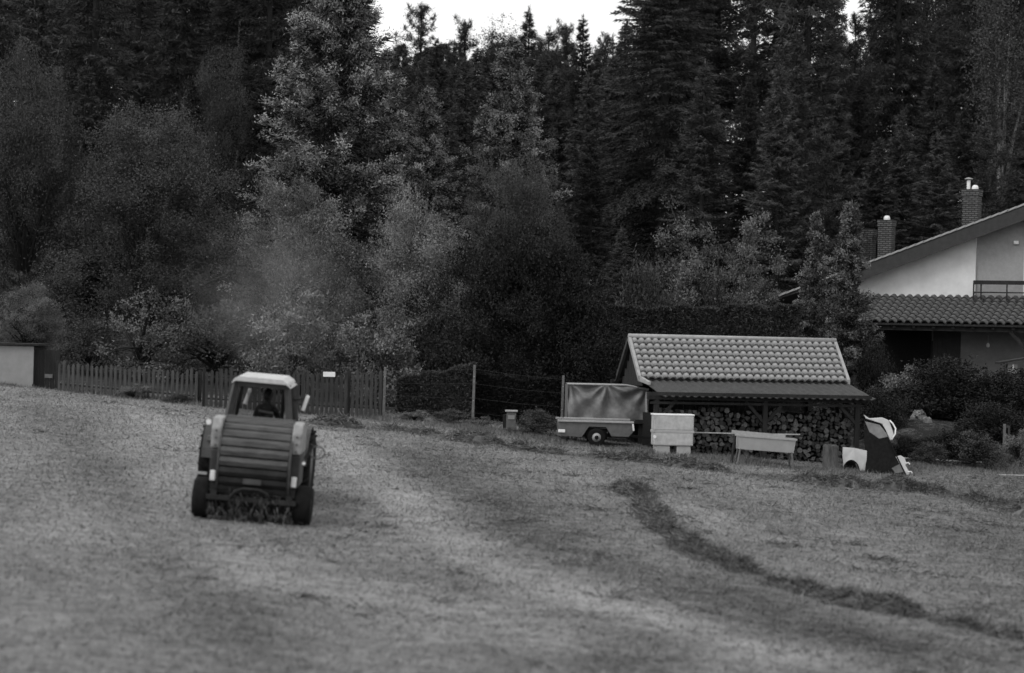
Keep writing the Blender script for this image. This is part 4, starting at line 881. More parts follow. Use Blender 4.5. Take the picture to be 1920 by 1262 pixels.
def broad_meshes(name, W_, H_, seed, material, leaf=0.12, ncl=150, per=120, clump=0.42, bottom=0.1, shape='round', bark=None, dense=0.45, trunk_r=None, updir=0.2, nl=22, lobes=9):
    rg = np.random.default_rng(seed); cl = []; limbs = []
    ph = rg.uniform(0, 6.28, 4); z0 = bottom * H_; hh = (H_ - z0) / 2
    nlo = lobes; lob = []
    for k in range(nlo):
        d = rg.normal(size=3); d /= np.linalg.norm(d); d[2] = d[2] * 0.8 + 0.1; lob.append((d * rg.uniform(0.35, 0.68), rg.uniform(0.30, 0.52)))
    lob.append((np.zeros(3), 0.6)); wts = np.array([q[1] ** 2 for q in lob]); wts /= wts.sum()
    while len(cl) < ncl:
        lc, lr = lob[rg.choice(len(lob), p=wts)]; d = rg.normal(size=3); d /= np.linalg.norm(d); r = rg.uniform(dense, 1.0) ** 0.6
        p = lc + d * lr * r; p = np.array([p[0] * W_ / 2, p[1] * W_ / 2, z0 + hh + p[2] * hh])
        q = np.clip((p[2] - z0) / (2 * hh), 0, 1)
        if shape == 'dome': p[:2] *= np.interp(q, [0, 0.3, 1], [1.25, 1.15, 0.85])
        elif shape == 'cone': p[:2] *= np.interp(q, [0, 0.35, 1], [1.2, 1.0, 0.4])
        elif shape == 'vase': p[:2] *= np.interp(q, [0, 0.5, 1], [0.45, 0.9, 1.15])
        cl.append(p)
    cl = np.array(cl); ex = np.percentile(np.hypot(cl[:, 0], cl[:, 1]), 97); cl[:, :2] *= W_ / 2 / ex; cl[:, 2] = z0 + (cl[:, 2] - cl[:, 2].min()) * (H_ - z0 - clump * 0.4) / (cl[:, 2].max() - cl[:, 2].min())
    cl = np.array(cl); PP = []; DD = []; LL = []; SS = []
    for p in cl:
        n = int(per * rg.uniform(0.6, 1.4)); c = clump * rg.uniform(0.6, 1.3); o = rg.normal(0, 1, (n, 3)) * np.array([c, c, c * 0.75]) * 0.55
        outv = p - np.array([0, 0, z0 + hh * 0.8]); outv = outv / (np.linalg.norm(outv) + 1e-6)
        PP.append(p + o); d = rg.normal(0, 0.8, (n, 3)) + outv * 0.6; d[:, 2] += updir; DD.append(d); LL.append(rg.uniform(0.6, 1.3, n) * leaf); SS.append(np.clip(rg.uniform(0.05, 0.95) + rg.normal(0, 0.08, n), 0, 1))
    for i in rg.choice(len(cl), len(cl) // 3, replace=False):              # loose shoots past the outline
        p = cl[i]; outv = p - np.array([0, 0, z0 + hh * 0.6]); outv /= np.linalg.norm(outv) + 1e-6; outv[2] += 0.5 + updir; outv /= np.linalg.norm(outv); ln_ = clump * rg.uniform(0.8, 2.2); n = int(per * 0.3)
        t_ = rg.random(n) * ln_; PP.append(p + outv * t_[:, None] + rg.normal(0, leaf * 0.55, (n, 3))); DD.append(rg.normal(0, 0.7, (n, 3)) + outv); LL.append(rg.uniform(0.6, 1.2, n) * leaf); SS.append(np.clip(rg.uniform(0.3, 0.95) + rg.normal(0, 0.08, n), 0, 1))
    for i in rg.choice(len(cl), min(nl, len(cl)), replace=False):
        limbs.append((np.array([0, 0, H_ * rg.uniform(0.08, 0.4)]), cl[i], 0.035 + 0.004 * H_))
    LL = np.concatenate(LL); PP = np.concatenate(PP); PP[:, 2] = np.maximum(PP[:, 2], 0.02)
    cr = leaves(name + '_crown', PP, np.concatenate(DD), LL, LL * 0.62, np.concatenate(SS), material, rg)
    return cr, trunk_mesh(name + '_trunk', H_ * 0.72, trunk_r or (0.018 * H_ + 0.02), rg, limbs, bark)
def plant(name, meshes, pos, label, cat, sc=(1, 1, 1), rz=0.0, group=None, crown='crown'):
    r = thing(name, label, cat, pos, (0, 0, rz), group); r.scale = sc
    c, t2 = meshes; link(crown, c, r); link('trunk', t2, r); return r
def at_px(u, d, sink=0.05):
    q = P(u, 700, d); return Vector((q.x, d, G(q.x, d) - sink))
def hpx(u, v, d):                                          # height above ground of pixel row v at u, depth d
    q = P(u, v, d); return q.z - G(q.x, d)

# --- prototypes
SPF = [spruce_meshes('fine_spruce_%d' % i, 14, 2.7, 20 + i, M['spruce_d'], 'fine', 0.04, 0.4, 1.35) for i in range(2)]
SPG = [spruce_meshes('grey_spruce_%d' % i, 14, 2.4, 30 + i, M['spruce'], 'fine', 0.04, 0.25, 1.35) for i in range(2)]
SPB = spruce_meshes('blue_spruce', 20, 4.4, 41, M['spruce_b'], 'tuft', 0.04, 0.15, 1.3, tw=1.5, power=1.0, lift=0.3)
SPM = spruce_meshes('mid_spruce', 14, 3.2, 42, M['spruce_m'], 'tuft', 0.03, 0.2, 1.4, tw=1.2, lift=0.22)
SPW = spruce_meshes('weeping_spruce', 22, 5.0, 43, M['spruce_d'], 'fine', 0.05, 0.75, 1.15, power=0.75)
PIN = [pine_meshes('pine_%d' % i, 16, 2.3, 50 + i, M['pine'], 0.25, 85, 0.7) for i in range(3)]
BIR = broad_meshes('birch', 3.0, 15, 60, M['leaf_m'], 0.09, 170, 90, 0.5, 0.35, 'cone', M['birch'], 0.2, 0.09, -0.2, 5)
BRD = [broad_meshes('broad_%d' % i, 6, 8, 70 + i, M['leaf_m'], 0.06, 300, 360, 0.48, 0.03, 'dome') for i in range(2)]
BRL = [broad_meshes('light_broad_%d' % i, 4.5, 6, 80 + i, M['leaf_l'], 0.055, 260, 330, 0.36, 0.04, 'round') for i in range(2)]
BSH = [broad_meshes('bush_%d' % i, 2.4, 2.2, 90 + i, M['leaf_m'], 0.075, 110, 110, 0.26, 0.0, 'dome') for i in range(2)]
BSL = broad_meshes('light_bush', 2.4, 2.6, 95, M['leaf_l'], 0.08, 110, 110, 0.26, 0.0, 'round')
BSD = [broad_meshes('dark_bush_%d' % i, 2.4, 2.0, 97 + i, M['leaf_d'], 0.07, 130, 120, 0.26, 0.0, 'dome') for i in range(2)]
YEW = broad_meshes('yew', 5.6, 5.9, 101, M['leaf_d'], 0.075, 520, 230, 0.40, 0.0, 'dome', None, 0.6, None, 0.9, 22, 14)
MAP = broad_meshes('maple', 4.5, 7.0, 102, M['leaf_s'], 0.085, 170, 150, 0.30, 0.12, 'vase')
JUN = spruce_meshes('juniper', 6, 1.15, 103, M['juniper'], 'tuft', 0.02, 0.12, 1.9, power=1.0, tw=0.7)
FOU = broad_meshes('fountain_shrub', 3.0, 2.8, 104, M['leaf_s'], 0.08, 70, 70, 0.25, 0.05, 'vase')

def put(name, proto, base_wh, u, vtop, d, width_px, label, cat, group=None, rz=None, sink=0.05):
    """stand a tree of natural size base_wh so that it is as tall and wide as measured"""
    h = hpx(u, vtop, d); w_ = width_px * d / FPX; s_ = (w_ / base_wh[0], w_ / base_wh[0], h / base_wh[1])
    return plant(name, proto, at_px(u, d, sink), label, cat, s_, rz if rz is not None else (u * 0.37) % 6.28, group)
# --- trees one can tell apart
put('spruce_tree', SPB, (8.8, 20), 618, -230, 96, 450, 'tall spruce with pale clumped shoots above the leafy shrubs', 'tree', rz=0.4)
put('spruce_tree', SPM, (6.4, 14), 790, 165, 99, 240, 'smaller pale tipped spruce between the two taller ones', 'tree', rz=3.9)
put('spruce_tree', SPM, (6.4, 14), 945, 70, 101, 300, 'pale tipped spruce standing behind the dark rounded bush', 'tree', rz=1.9)
put('spruce_tree', SPW, (10, 22), 1235, -170, 112, 470, 'large dark spruce with drooping boughs behind the maple', 'tree', rz=0.2)
put('broadleaf_tree', BRD[0], (6, 8), 270, 195, 90, 400, 'big soft grey leafy tree above the picket fence', 'tree', rz=1.0)
put('broadleaf_tree', BRD[1], (6, 8), 40, 95, 99, 300, 'tall leafy tree behind the pale hut', 'tree', rz=2.2)
put('broadleaf_tree', BRD[1], (6, 8), 400, 90, 106, 190, 'narrow leafy tree between dark spruces behind the fence', 'tree', rz=4.0)
put('broadleaf_tree', BRL[0], (4.5, 6), 580, 292, 88, 260, 'pale leafy fruit tree below the clumped spruce', 'tree', rz=0.5)
put('broadleaf_tree', BRL[1], (4.5, 6), 780, 345, 86, 260, 'pale leafy fruit tree beside the dark rounded bush', 'tree', rz=1.4)
put('broadleaf_tree', BRD[0], (6, 8), 985, 300, 94, 250, 'mid grey leafy tree rising behind the dark rounded bush', 'tree', rz=3.1)
put('broadleaf_tree', MAP, (4.5, 7), 1345, 372, 92, 230, 'maple with scattered pale leaves above the clipped hedge', 'tree', rz=0.3)
put('spruce_tree', SPG[0], (4.8, 14), 1160, 425, 90, 150, 'young grey spruce between dark bush and maple', 'tree', rz=2.0)
put('juniper_tree', JUN, (2.3, 6), 1525, 404, 86, 125, 'slender ragged juniper farther from the house gable', 'tree', rz=0.9)
put('juniper_tree', JUN, (2.3, 6), 1590, 388, 84, 150, 'slender ragged juniper covering the corner of the house', 'tree', rz=2.9)
put('yew_bush', YEW, (5.6, 5.9), 1000, 405, 79, 345, 'great dark rounded bush behind the wire fence', 'bush', rz=1.2)
put('willow_bush', BRL[0], (4.5, 6), 50, 512, 83, 170, 'pale rounded bush rising behind the hut roof', 'bush', rz=2.6)
put('fountain_shrub', FOU, (3.0, 2.8), 262, 548, 80, 200, 'pale arching shrub behind the picket fence', 'bush', rz=0.2)
put('broadleaf_bush', BSH[0], (2.4, 2.2), 165, 600, 81, 120, 'grey bush behind the picket fence beside the hut', 'bush')
put('broadleaf_bush', BSH[1], (2.4, 2.2), 400, 560, 82, 190, 'grey bush behind the left end of the plank gate', 'bush')
put('broadleaf_bush', BSL, (2.4, 2.6), 560, 545, 80, 170, 'pale loose bush behind the middle of the plank gate', 'bush')
put('broadleaf_bush', BSL, (2.4, 2.6), 705, 585, 79, 150, 'pale loose bush behind the picket panel', 'bush', rz=2.0)
put('broadleaf_bush', BSH[1], (2.4, 2.2), 835, 575, 82, 160, 'grey bush behind the sloping clipped hedge', 'bush')
put('broadleaf_bush', BSH[0], (2.4, 2.2), 1210, 500, 84, 170, 'grey bush rising behind the tarped load', 'bush')
# --- forest
rngf = random.Random(77)
rows = [  # u, vtop, depth, kind, width
 (-60, -120, 108, 'f', 210), (165, -160, 106, 'f', 210), (330, -60, 116, 'f', 190), (490, -90, 110, 'f', 200), (245, -40, 122, 'g', 180), (60, -40, 118, 'g', 180), (420, -30, 124, 'f', 180),
 (712, 110, 122, 'f', 150), (775, 2, 134, 'p', 130), (805, 75, 130, 'g', 150), (855, 32, 140, 'p', 120), (880, 92, 126, 'g', 140), (905, 85, 136, 'p', 110), (932, 28, 146, 'b', 90), (977, 18, 142, 'g', 120), (1015, 48, 150, 'p', 120), (1045, 40, 146, 'p', 110), (1078, 32, 134, 'f', 120), (1105, 95, 140, 'g', 130), (1135, 60, 150, 'p', 120), (1030, 130, 124, 'g', 140), (1160, 40, 130, 'g', 150),
 (1330, -60, 124, 'g', 200), (1400, -30, 132, 'p', 160), (1440, -80, 122, 'f', 170), (1500, -110, 118, 'g', 200), (1545, 0, 128, 'p', 150), (1590, 25, 138, 'p', 130), (1625, 30, 146, 'p', 130), (1670, -90, 120, 'f', 180), (1720, -60, 130, 'p', 170), (1770, -30, 136, 'p', 150), (1810, -120, 122, 'g', 190), (1900, -130, 118, 'f', 200), (1960, -100, 126, 'g', 190), (1600, 150, 122, 'g', 190), (1740, 120, 118, 'g', 190), (1850, -60, 140, 'p', 170),
 (640, 40, 126, 'f', 150), (545, -60, 132, 'f', 170), (-20, -60, 132, 'f', 200), (130, -80, 136, 'f', 190), (300, -70, 140, 'g', 180), (1260, -60, 136, 'f', 180), (1480, 60, 112, 'g', 180), (1390, 150, 108, 'f', 210), (1560, 190, 110, 'f', 200), (1680, 210, 108, 'g', 190), (1800, 200, 110, 'f', 210), (1920, 180, 112, 'g', 200), (1100, 250, 104, 'f', 200), (830, 210, 112, 'g', 190), (730, 160, 112, 'f', 170), (780, 110, 120, 'g', 170), (860, 110, 118, 'g', 180), (1000, 110, 120, 'g', 180), (1090, 140, 114, 'g', 190), (1140, 110, 122, 'g', 180), (1310, 120, 106, 'g', 230), (1450, 130, 104, 'g', 220), (1540, 250, 104, 'p', 200), (1640, 260, 106, 'g', 220), (1750, 250, 106, 'g', 220), (1850, 240, 108, 'p', 220), (1950, 230, 108, 'g', 220), (350, 150, 106, 'f', 200), (150, 120, 104, 'g', 200), (480, 120, 106, 'f', 180), (1215, 30, 120, 'g', 220), (1185, 150, 116, 'f', 200), (1265, 60, 124, 'f', 220), (905, 120, 130, 'g', 190), (430, 40, 112, 'f', 200)]
names = {'f': 'dark dense spruce', 'g': 'grey green spruce', 'p': 'open crowned pine', 'b': 'thin crowned birch'}
marks = [(-200, 90, 'behind the pale hut'), (90, 230, 'above the left end of the picket fence'), (230, 400, 'above the soft grey leafy tree'), (400, 600, 'beside the clumped spruce'), (600, 740, 'behind the clumped spruce'), (740, 850, 'behind the pale fruit trees'), (850, 960, 'behind the pale tipped spruce'), (960, 1060, 'beyond the dark rounded bush'), (1060, 1180, 'beyond the tarped load'), (1180, 1320, 'behind the drooping spruce'), (1320, 1460, 'beyond the maple'), (1460, 1570, 'beyond the shed roof end'), (1570, 1690, 'behind the twin chimneys'), (1690, 1790, 'behind the house roof slope'), (1790, 1880, 'behind the tall chimney with the flue'), (1880, 2100, 'behind the house balcony')]
cnt = 0; made = {}
rows = [(u, vt, d, kd, wd * (1.4 if 690 < u < 1165 and d > 121 else 1.0)) for (u, vt, d, kd, wd) in rows]
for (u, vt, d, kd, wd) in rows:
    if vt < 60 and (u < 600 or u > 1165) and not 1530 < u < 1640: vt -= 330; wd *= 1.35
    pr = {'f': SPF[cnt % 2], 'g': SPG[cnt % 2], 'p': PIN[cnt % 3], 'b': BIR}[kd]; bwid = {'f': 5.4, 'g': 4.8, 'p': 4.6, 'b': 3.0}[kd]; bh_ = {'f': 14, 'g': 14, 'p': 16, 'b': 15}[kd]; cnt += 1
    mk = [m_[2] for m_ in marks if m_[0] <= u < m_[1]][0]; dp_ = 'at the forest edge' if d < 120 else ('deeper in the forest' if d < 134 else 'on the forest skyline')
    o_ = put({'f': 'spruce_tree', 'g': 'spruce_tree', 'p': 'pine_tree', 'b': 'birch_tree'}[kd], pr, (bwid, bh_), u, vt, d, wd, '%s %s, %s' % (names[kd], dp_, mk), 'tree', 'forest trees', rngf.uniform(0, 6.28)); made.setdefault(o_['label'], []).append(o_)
for lab, ob in made.items():
    if len(ob) == 3:
        ob.sort(key=lambda q: q.scale.z); ob[0]['label'] = 'shortest ' + lab; ob[1]['label'] = 'middle sized ' + lab; ob[2]['label'] = 'tallest ' + lab
    if len(ob) == 2:
        ob.sort(key=lambda q: q.scale.z); ob[0]['label'] = 'shorter ' + lab; ob[1]['label'] = 'taller ' + lab
put('birch_tree', BIR, (3.0, 15), 1868, -60, 113, 150, 'slim birch with pale trunk rising beside the house roof', 'tree', rz=0.7)
# far trees closing the forest behind: a wood that reads as one mass
far_c = []; PP = []; DD = []; LL = []; SS = []
rg = np.random.default_rng(321)
for k in range(205):
    d = rg.uniform(152, 185); u = rg.uniform(-150, 2080); q = P(u, 300, d); g0 = G(q.x, d); vt = (78 + 55 * rg.random()) if 640 < u < 1180 else ((60 + 60 * rg.random()) if 1540 < u < 1640 or 1420 < u < 1480 else -120 + 60 * rg.random()); h = P(u, vt, d).z - g0; n = 3000
    f = rg.random(n) ** 0.8; r = (h * 0.2) * (1 - f) ** 0.8 * rg.random(n) ** 0.5 + 0.05; a_ = rg.uniform(0, 6.28, n)
    PP.append(np.stack([q.x + r * np.cos(a_), d + r * np.sin(a_), g0 + f * h], -1)); DD.append(np.stack([np.cos(a_), np.sin(a_), rg.normal(-0.2, 0.4, n)], -1)); LL.append(rg.uniform(0.2, 0.55, n)); SS.append(rg.random(n) * rg.uniform(0.5, 1.0))
LL = np.concatenate(LL); me = leaves('forest', np.concatenate(PP), np.concatenate(DD), LL, LL * 0.35, np.concatenate(SS), M['spruce'], rg)
props(link('forest', me), 'far dark conifer wood closing the view behind the trees', 'forest', kind='stuff')
# --- hedges
def hedge(name, label, A, B, hA, hB, depth, material, seed, n):
    rg = np.random.default_rng(seed); A, B = np.array(A), np.array(B); d = B - A; L_ = np.hypot(d[0], d[1]); root = thing(name, label, 'hedge', A, (0, 0, math.atan2(d[1], d[0])))
    gz = lambda x_: Garr(A[0] + d[0] * x_ / L_, A[1] + d[1] * x_ / L_) - A[2]
    x_ = rg.uniform(0, L_, n); face = rg.random(n); ht_ = hA + (hB - hA) * x_ / L_ + 0.05 * np.sin(x_ * 3.1) + 0.04 * np.sin(x_ * 7.7)
    top = face < 0.3; z = np.where(top, ht_ - rg.exponential(0.06, n), rg.uniform(0, 1, n) * ht_); y = np.where(top, rg.uniform(0, depth, n), np.where(face < 0.85, rg.exponential(0.08, n), depth - rg.exponential(0.08, n)))
    y = y + 0.05 * np.sin(x_ * 2.3 + z * 3); Pn = np.stack([x_, y, z + gz(x_)], -1); D = np.stack([rg.normal(0, 0.7, n), np.where(top, rg.normal(0, 0.6, n), np.where(face < 0.85, -0.6, 0.6)), rg.normal(0.5, 0.5, n)], -1)
    Lf = rg.uniform(0.06, 0.14, n); link('foliage', leaves('foliage', Pn, D, Lf, Lf * 0.6, rg.beta(2, 2, n), material, rg), root)
    mb = MB(); kk = max(3, int(L_ / 0.5))
    for i in range(kk):
        xx = (i + 0.5) * L_ / kk; mb.tube([(xx, depth / 2, float(gz(xx)) - 0.05), (xx + 0.05, depth / 2, float(gz(xx)) + (hA + (hB - hA) * xx / L_) * 0.6)], [0.05, 0.03], 5)
        for q in range(5): a_ = rg.uniform(0, 6.28); z_ = float(gz(xx)) + 0.3 + q * 0.25 * (hA + hB) / 2 / 1.6; mb.tube([(xx, depth / 2, z_), (xx + 0.3 * math.cos(a_), depth / 2 + 0.8 * depth / 2 * math.sin(a_), z_ + 0.3)], [0.025, 0.008], 4)
    mb.build('stems', M['bark'], root)
pa_, pb_ = at_px(1130, 82, 0), at_px(1500, 81, 0)
hedge('hedge', 'long level clipped hedge behind the tiled shed roof', pa_, pb_, hpx(1130, 578, 82), hpx(1500, 574, 81), 1.3, M['hedge'], 200, 70000)
pa_, pb_ = at_px(745, 75.5, 0), at_px(890, 75.5, 0)
hedge('hedge', 'dark clipped hedge with sloping top behind the wire fence', pa_, pb_, hpx(745, 716, 75.5), hpx(890, 684, 75.5), 1.2, M['hedge'], 201, 26000)
pa_, pb_ = at_px(893, 76, 0), at_px(1075, 76.5, 0)
hedge('hedge', 'low dark hedge between the middle concrete post and tarped load', pa_, pb_, hpx(893, 705, 76), hpx(1075, 715, 76.5), 1.2, M['leaf_d'], 202, 26000)
# --- garden shrubs at the right, shrubs along the fence
for (nm, pr, wh, u, vt, d, wd, lab) in (
 ('garden_shrub', BSL, (2.4, 2.6), 1692, 682, 82, 110, 'pale flowering shrub in front of the dark house doorway'),
 ('garden_shrub', BSD[0], (2.4, 2.0), 1775, 668, 81, 210, 'broad dark domed shrub below the veranda'),
 ('garden_shrub', BSD[1], (2.4, 2.0), 1880, 690, 80, 190, 'dark shrub beneath the bird house'),
 ('garden_shrub', BSD[0], (2.4, 2.0), 1640, 725, 78, 120, 'dark shrub behind the leaning tailgate'),
 ('garden_shrub', BSD[1], (2.4, 2.0), 1760, 815, 76, 110, 'low dark shrub behind the pale garden stone'),
 ('garden_shrub', BSD[0], (2.4, 2.0), 1860, 752, 77, 160, 'low dark spreading juniper left of the garden post'),
 ('garden_shrub', BSD[0], (2.4, 2.0), 1705, 815, 74.4, 90, 'low dark juniper directly below the pale garden stone'),
 ('garden_shrub', BSD[1], (2.4, 2.0), 1795, 803, 74.8, 130, 'low dark juniper between the garden stone and garden post'),
 ('garden_shrub', BSD[0], (2.4, 2.0), 1815, 748, 81, 170, 'dark shrub behind the garden stone below the veranda'),
 ('garden_shrub', BSD[1], (2.4, 2.0), 1680, 742, 81.5, 110, 'dark shrub beside the garden stone towards the tailgate'),
 ('garden_shrub', BSH[0], (2.4, 2.2), 1745, 828, 73.5, 90, 'small grey shrub behind the long white pole'),
 ('garden_shrub', BSH[1], (2.4, 2.2), 1832, 806, 74, 110, 'small grey shrub beside the garden post'),
 ('garden_shrub', BSL, (2.4, 2.6), 1912, 802, 75, 70, 'small pale shrub past the garden post'),
 ('garden_shrub', BSD[1], (2.4, 2.0), 1640, 640, 83, 90, 'dark shrub at the foot of the ragged junipers'),
 ('fence_shrub', BSH[0], (2.4, 2.2), 1008, 766, 71.5, 100, 'rounded grey bush beside the hive box'),
 ('fence_shrub', BSH[1], (2.4, 2.2), 845, 764, 73.4, 80, 'small grey bush at the foot of the middle concrete post'),
 ('fence_shrub', BSL, (2.4, 2.6), 778, 766, 73.2, 55, 'small pale bush before the sloping hedge'),
 ('fence_shrub', FOU, (3.0, 2.8), 902, 778, 72.8, 62, 'pale feathery plant between concrete post and hive box'),
 ('fence_shrub', BSL, (2.4, 2.6), 250, 716, 72.5, 60, 'pale weedy plant at the picket fence foot'),
 ('fence_shrub', BSH[0], (2.4, 2.2), 335, 736, 72.2, 60, 'grey weedy plant beside the plank gate'),
): put(nm, pr, wh, u, vt, d, wd, lab, 'bush')
for i, (u, v, s_) in enumerate(((1722, 778, 1.0), (1738, 784, 0.6))):
    q = on_ground(u, v + 8)
    mb = MB(); rr = random.Random(i); n = 9; vs = []
    for z_, s2_ in ((-0.15, 1.0), (0.05, 1.1), (0.2, 0.9), (0.3, 0.5)):
        for k in range(n): a_ = k * 6.283 / n; r_ = 0.24 * s_ * s2_ * rr.uniform(0.75, 1.2); vs.append((math.cos(a_) * r_, math.sin(a_) * r_ * 0.8, z_ * (s_ if z_ > 0 else 1) + rr.uniform(-0.03, 0.03)))
    mb.add(vs, [(j * n + k, j * n + (k + 1) % n, (j + 1) * n + (k + 1) % n, (j + 1) * n + k) for j in range(3) for k in range(n)] + [tuple(3 * n + k for k in range(n))])
    o = mb.build('stone', M['stone']); o.location = q; props(o, 'pale garden stone among low junipers' if i == 0 else 'smaller pale stone beside the garden stone', 'stone')
# long weeds along fence, shed and shrubs
rg = np.random.default_rng(55); n = 42000; tt = rg.random(n); line = [on_ground(*p_) for p_ in ((-60, 716), (110, 727), (375, 757), (560, 772), (720, 786), (900, 806), (1060, 830), (1230, 850), (1400, 868), (1560, 884), (1720, 876), (1990, 884))]
cs = np.linspace(0, 1, len(line)); bx2 = np.interp(tt, cs, [p_.x for p_ in line]); by2 = np.interp(tt, cs, [p_.y for p_ in line]); x = bx2 + rg.normal(0, 0.25, n); y = by2 + rg.normal(0.1, 0.5, n)
hgt = rg.uniform(0.08, 0.28, n) * (0.6 + 0.4 * np.sin(bx2 * 1.7) * np.sin(bx2 * 0.6)); me = leaves('weeds', np.stack([x, y, Garr(x, y) - 0.01], -1), np.stack([rg.normal(0, 0.45, n), rg.normal(0, 0.45, n), np.ones(n)], -1), hgt, rg.uniform(0.012, 0.03, n), rg.beta(2, 2.5, n) * 0.8, M['grass'], rg)
props(link('weeds', me), 'longer weeds and grass along the field edge', 'weeds', kind='stuff')

# ================================================================== ROUND BALER
gb = on_ground(471, 977); RB = slope_rot(0.0)
ba = thing('round_baler', 'slatted round baler with pale side covers towed over the mown field', 'baler', gb, RB)
for sx in (-1, 1): wheel(ba, (sx * 0.97, 0, 0.38), 0.385, 0.32, (1, 0, 0), 0, 'dark_metal', 0.5)
MB().tube([(-0.95, 0, 0.38), (0.95, 0, 0.38)], 0.06, 10).build('axle', M['dark_metal'], ba)
CY, CZ2, CR_ = 0.35, 1.10, 0.82
ch = link('chamber', MB().lathe([(CR_ - 0.07, -0.64), (CR_ - 0.07, 0.64)], (0, CY, CZ2), (1, 0, 0), 40).mesh('chamber', M['black']), ba)
na = 15
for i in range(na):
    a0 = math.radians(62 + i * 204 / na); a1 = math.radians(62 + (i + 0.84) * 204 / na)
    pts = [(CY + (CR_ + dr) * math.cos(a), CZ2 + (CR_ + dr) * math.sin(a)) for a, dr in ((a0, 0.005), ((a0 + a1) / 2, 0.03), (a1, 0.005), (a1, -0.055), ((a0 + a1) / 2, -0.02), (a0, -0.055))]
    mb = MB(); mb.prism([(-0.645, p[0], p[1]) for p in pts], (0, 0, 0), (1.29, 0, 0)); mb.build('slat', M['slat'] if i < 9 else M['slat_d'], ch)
for sx in (-1, 1):
    mb = MB(); mb.lathe([(CR_ + 0.02, -0.02), (CR_ + 0.02, 0.02)], (sx * 0.675, CY, CZ2), (1, 0, 0), 40); mb.build('side_plate', M['side'], ba)
    x0 = sx * 0.765
    prof = [(-0.02, 1.36), (-0.06, 1.75), (0.05, 1.93), (0.5, 1.95), (0.9, 1.8), (0.95, 1.36)]
    mb = MB(); mb.prism([(x0 - 0.095, CY - 0.62 + p[0], p[1]) for p in prof], (0, 0, 0), (0.19, 0, 0)); mb.build('upper_cover', M['cover'], ba, bevel=0.03)
    mb = MB(); mb.prism([(x0 - 0.085, CY - 0.62 + p[0], p[1]) for p in [(-0.02, 1.34), (0.95, 1.34), (0.9, 0.75), (0.1, 0.72)]], (0, 0, 0), (0.17, 0, 0)); mb.build('lower_cover', M['side'], ba, bevel=0.02)
    MB().box((sx * 0.77, CY - 0.64, 0.84), (0.10, 0.05, 0.2)).build('reflector', M['white'], ba, bevel=0.015)
    MB().tube([(sx * 0.72, CY - 0.55, 0.75), (sx * 0.72, CY - 0.1, 1.55)], 0.035, 8).build('hydraulic_ram', M['rail'], ba)
    MB().box((sx * 0.72, CY, 0.5), (0.12, 1.5, 0.14)).build('chassis_beam', M['dark_metal'], ba)
    MB().tube([(sx * 0.97, 0.1, 0.38), (sx * 0.72, 0.3, 0.5)], 0.05, 8).build('stub_axle', M['dark_metal'], ba)
MB().box((-1.02, -0.42, 0.88), (0.3, 0.06, 0.04)).build('marker_arm', M['cover'], ba)
MB().lathe([(0.05, 0), (0.05, 0.05)], (-0.93, CY - 0.6, 1.84), (0, -1, 0), 12).build('corner_lamp', M['white'], ba)
MB().lathe([(0.03, 0), (0.03, 0.03)], (0.93, CY - 0.65, 1.22), (0, -1, 0), 12).build('corner_lamp', M['white'], ba)
pts = [(1.15 + 0.14 * math.cos(q), CY - 0.4, 1.42 + 0.12 * math.sin(q)) for q in np.linspace(0, 2 * math.pi, 25)]
MB().tube(pts, 0.016, 6, cap=False).build('hose_loop', M['trailer'], ba, True)
MB().beam((0.93, CY - 0.4, 1.28), (1.04, CY - 0.4, 1.56), 0.06, 0.06).build('hose_bracket', M['dark_metal'], ba)
pts = [(-0.38, -0.48, 0.46), (-0.30, -0.5, 0.60), (-0.15, -0.5, 0.66), (0.15, -0.5, 0.66), (0.30, -0.5, 0.60), (0.38, -0.48, 0.46)]
MB().tube(pts, 0.028, 8).build('bumper_hoop', M['dark_metal'], ba, True)
MB().box((0, -0.4, 0.45), (1.7, 0.08, 0.09)).build('cross_member', M['dark_metal'], ba)
MB().box((0.22, -0.42, 0.24), (0.07, 0.07, 0.42)).build('stand_leg', M['dark_metal'], ba)
MB().box((-0.02, 0.2, 0.3), (1.6, 0.05, 0.5)).build('floor_plate', M['black'], ba)
for i in range(8): MB().box((-0.70 + i * 0.2, -0.22 + 0.01 * (i % 2), 0.30), (0.195, 0.02, 0.46)).build('dark_filler_strip', M['black'], ba)  # dark strips added to blacken the baler's underside
MB().box((0, -0.05, 0.62), (1.62, 0.5, 0.16)).build('sump_beam', M['dark_metal'], ba)
MB().lathe([(0.2, -0.72), (0.2, 0.72)], (0, 1.0, 0.3), (1, 0, 0), 18).build('pickup_reel', M['dark_metal'], ba)
for i in range(14):
    mb = MB(); x_ = -0.66 + i * 0.1
    for q in range(4): a = q * 1.571 + i * 0.3; mb.tube([(x_, 1.0, 0.3), (x_, 1.0 + 0.28 * math.cos(a), 0.3 + 0.28 * math.sin(a))], 0.01, 5)
    mb.build('pickup_tine', M['rail'], ba)
for sx in (-1, 1): MB().beam((sx * 0.55, 0.9, 0.5), (0, 2.35, 0.48), 0.1, 0.1).build('drawbar', M['dark_metal'], ba)
MB().tube([(0, 1.1, 0.7), (0, 2.4, 0.66)], 0.06, 10).build('drive_shaft', M['black'], ba)
MB().box((0, CY, CZ2 + CR_ - 0.0), (1.3, 0.16, 0.07)).build('top_beam', M['side'], ba)

